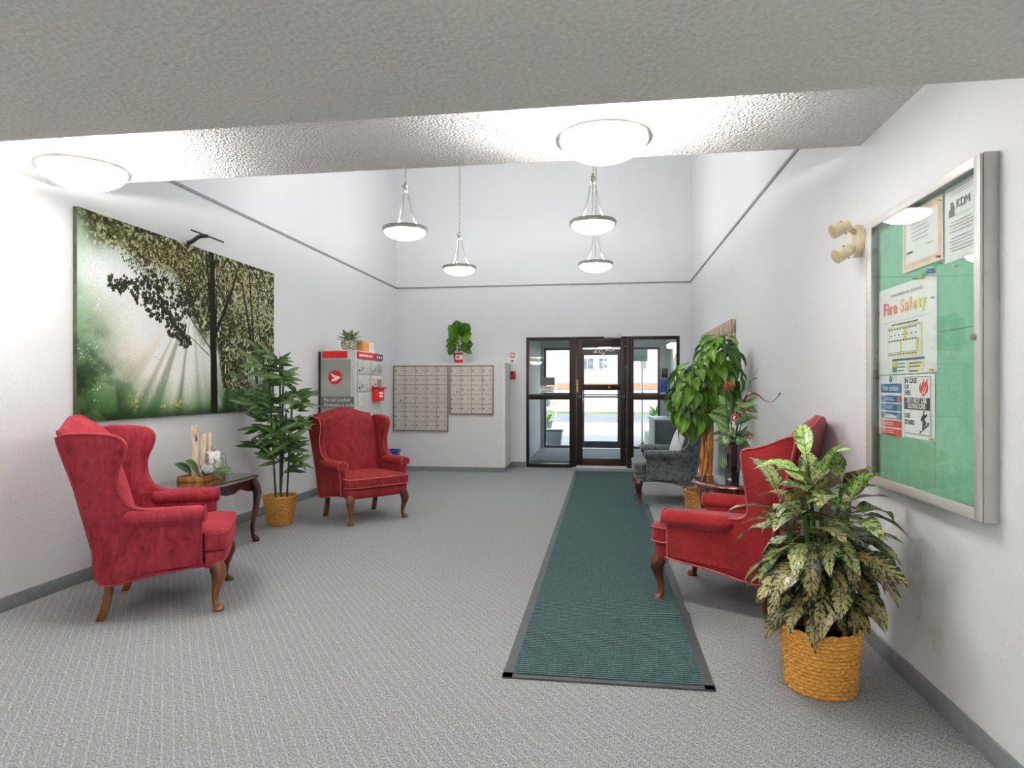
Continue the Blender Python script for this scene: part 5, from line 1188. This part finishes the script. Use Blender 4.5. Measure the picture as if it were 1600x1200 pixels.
lines(o, [(.15, .40, .222, .004)]+[(.12+.028*k, .134+.028*k, z, .006) for k in range(10) for z in (.198, .148, .085)]+[(.115, .42, z, .0015) for z in (.147, .096, .206)]+[(.135+.04*k, .15+.04*k, .172, .005) for k in range(7)], 'inkd', .0042)
rect(o, .155, .455, .058, .068, 'ink_blue', lift=.003); rect(o, .155, .20, .035, .055, 'ink_yel', lift=.003); rect(o, .155, .20, .008, .033, 'ink_green', lift=.003); rect(o, .30, .45, .018, .052, 'ink_pale', lift=.003)
lines(o, [(.21, .28, .043, .004), (.21, .28, .028, .004), (.21, .27, .012, .004), (.32, .43, .042, .004), (.32, .42, .027, .004), (.31, .40, .008, .004)], 'inkd', .0036)
# lower sheet behind the two safety signs
o = sheet('fire_action_notice', 'blue and red Fire action instruction sheet on the notice board', 'sign', 3.325, 1.078, .265, .275, 'paper', .001)
tx(o, 'Fire action', .038, .135, .206, 'paper', 'CENTER', lift=.004); rect(o, .035, .245, .197, .238, 'ink_blue', lift=.003)
for k in range(6):
    zc = .258 if k == 0 else .168-.038*(k-1); xc = .135 if k == 0 else .05
    c_ = 'ink_blue' if k < 4 else 'ink_red'
    d_ = MB().tube([(xc, zc, .0022), (xc, zc, .0028)], .0155, 20).build('symbol_disc', c_, o)
    if k >= 4: MB().tube([(xc, zc, .0028), (xc, zc, .0032)], .0115, 16).build('symbol_centre', 'paper', d_); MB().box(-.014, .014, -.002, .002, 0, .0004, Matrix.Translation((xc, zc, .0034)) @ Matrix.Rotation(-.8, 4, 'Z')).build('symbol_bar', 'ink_red', d_)
    else: MB().box(xc-.002, xc+.002, zc-.004, zc+.009, .0028, .0032).box(xc-.002, xc+.002, zc-.010, zc-.007, .0028, .0032).build('exclamation_mark', 'paper', d_)
    if k:
        rect(o, .075, .245, zc-.0155, zc+.0155, c_, lift=.0026); lines(o, [(.082, .165, zc+.003, .0035), (.082, .155+.02*(k % 2), zc-.006, .0035)], 'paper', .0034)
        if k < 4: rect(o, .208, .24, zc-.012, zc+.012, ('ink_red', 'ink_green', 'ink_green')[k-1], lift=.0034)
        if k == 3: rect(o, .080, .20, zc-.012, zc+.001, 'paper', lift=.0038)
o = sheet('elevator_notice_sheet', 'white backing sheet under the do-not-use-elevators sign', 'paper', 3.055, 1.082, .265, .272, 'paper', .001)
o = bpy.data.objects.new('elevator_sign', None); C.objects.link(o); o.matrix_basis = Matrix.Translation((XBK-.006, 3.05, 1.098)) @ MP; tag(o, 'white IN CASE OF FIRE do not use elevators sign with flame', 'sign')
SW, SH = .235, .25
MB().box(0, SW, 0, SH, -.003, .001).build('plate', 'paper', o, .0015, 1)
for (a, b, c_, d) in ((.003, SW-.003, .003, .005), (.003, SW-.003, SH-.005, SH-.003), (.003, .005, .003, SH-.003), (SW-.005, SW-.003, .003, SH-.003)): rect(o, a, b, c_, d, 'inkd', 'border_line')
rect(o, .004, SW-.004, .106, .158, 'inkd', 'black_band', .0012)
for k, s_ in enumerate(('IN CASE', 'OF', 'FIRE')): tx(o, s_, .030, .010, .220-.026*k, 'inkd', bold=.0006)
tx(o, 'DO NOT USE', .029, SW/2, .136, 'paper', 'CENTER', bold=.0007, lift=.002); tx(o, 'ELEVATORS', .029, SW/2, .112, 'paper', 'CENTER', bold=.0007, lift=.002)
for k, s_ in enumerate(('USE', 'STAIRS')): tx(o, s_, .029, .010, .070-.029*k, 'inkd', bold=.0006)
fl_p = [(.0, .0), (-.035, .022), (-.040, .045), (-.030, .066), (-.026, .050), (-.014, .062), (.006, .090), (.004, .066), (.020, .072), (.034, .088), (.036, .060), (.042, .045), (.034, .022), (.016, .01)]
MB().prism([(SW-.058+a*.95, .162+b*.88) for a, b in fl_p], .0012, .0018).build('flame_emblem', 'ink_red', o)
for (a, b) in (((SW-.068, .172), (SW-.05, .205)), ((SW-.05, .174), (SW-.032, .205))): MB().tube([(a[0], a[1], .0018), (b[0], b[1], .0018)], [.0035, .001], 6).build('flame_gap', 'paper', o)
fg = MB(); fx, fz = SW-.055, .015
fg.prism([(fx-.035, fz-.008), (fx-.035, fz+.004), (fx-.015, fz+.004), (fx-.015, fz+.016), (fx+.005, fz+.016), (fx+.005, fz+.028), (fx+.025, fz+.028), (fx+.025, fz+.042), (fx+.042, fz+.042), (fx+.042, fz+.030)], .0012, .0018); fg.build('stairs_emblem', 'inkd', o)
pf = MB(); pf.tube([(fx, fz+.083, .0012), (fx, fz+.083, .002)], .0065, 12)
for pts in ([(fx, fz+.076), (fx+.002, fz+.045), (.0, 0)], [(fx+.001, fz+.048), (fx-.002, fz+.032), (fx-.004, fz+.017)], [(fx+.002, fz+.048), (fx+.012, fz+.042), (fx+.013, fz+.029)], [(fx, fz+.070), (fx-.013, fz+.058), (fx-.018, fz+.046)], [(fx, fz+.070), (fx+.014, fz+.064), (fx+.024, fz+.074)]):
    pts = [q for q in pts if q != (.0, 0)]; pf.tube([(a, b, .0016) for a, b in pts], .0045, 6)
pf.build('figure_emblem', 'inkd', o)
# push pins
pinm = MB().tube([(0, 0, 0), (0, 0, .004), (0, 0, .010), (0, 0, .013)], [.006, .0035, .0035, .0055], 8).mesh('push_pin')
def pin(y, z, c_, label, group):
    me = pinm if not pinm.materials else None
    m2 = bpy.data.meshes.get('push_pin_'+c_) 
    if m2 is None: m2 = pinm.copy(); m2.name = 'push_pin_'+c_; m2.materials.append(M[c_])
    o = link('push_pin', m2, None, None, Matrix.Translation((XBK-.006, y, z)) @ MP); tag(o, label, 'push pin', group)
for (y, z, c_, lb) in ((2.745, 1.815, 'pin_red', 'red push pin at the lower right corner of the certificate'), (2.77, 1.785, 'pin_green', 'green push pin just right of the blue pin cluster'), (2.80, 1.772, 'pin_blue', ''), (2.815, 1.775, 'pin_blue', ''), (2.79, 1.76, 'pin_blue', ''), (2.83, 1.768, 'pin_blue', ''),
        (2.87, 1.755, 'pin_yel', 'yellow push pin left of the blue pins, nearer them'), (2.885, 1.752, 'pin_yel', 'yellow push pin left of the blue pins, farther from them'), (2.86, 1.765, 'pin_green', 'green push pin between the yellow and blue pins'), (2.91, 1.755, 'pin_green', 'second green push pin from the left under the certificate'), (2.94, 1.76, 'pin_green', 'leftmost green push pin under the certificate'), (2.735, 1.787, 'pin_green', 'green push pin at the lower left corner of the logo letter'),
        (2.735, 2.035, 'pin_yel', 'yellow push pin at the top right corner of the certificate'), (3.055, 2.05, 'pin_red', 'red push pin at the top left corner of the certificate'), (3.315, 1.655, 'pin_red', 'red push pin at the upper left edge of the Fire Safety poster'), (3.315, 1.345, 'pin_red', 'red push pin at the top left of the Fire action sheet'), (2.80, 1.37, 'pin_yel', 'yellow push pin at the lower right of the Fire Safety poster'),
        (2.79, 1.66, 'pin_clear', 'clear push pin at the right edge of the Fire Safety poster'), (2.80, 1.75, 'pin_clear', 'clear push pin at the top right of the Fire Safety poster'), (2.80, 1.09, 'pin_yel', 'yellow push pin at the bottom right of the elevator sign sheet'), (2.62, 1.755, 'pin_clear', 'clear push pin in the bare felt under the logo letter')):
    pin(y, z, c_, lb or 'blue push pin in the cluster under the certificate', {'red': 'red', 'green': 'green', 'blue': 'blue', 'yel': 'yellow', 'clear': 'clear'}[c_.split('_')[1]]+' push pins')
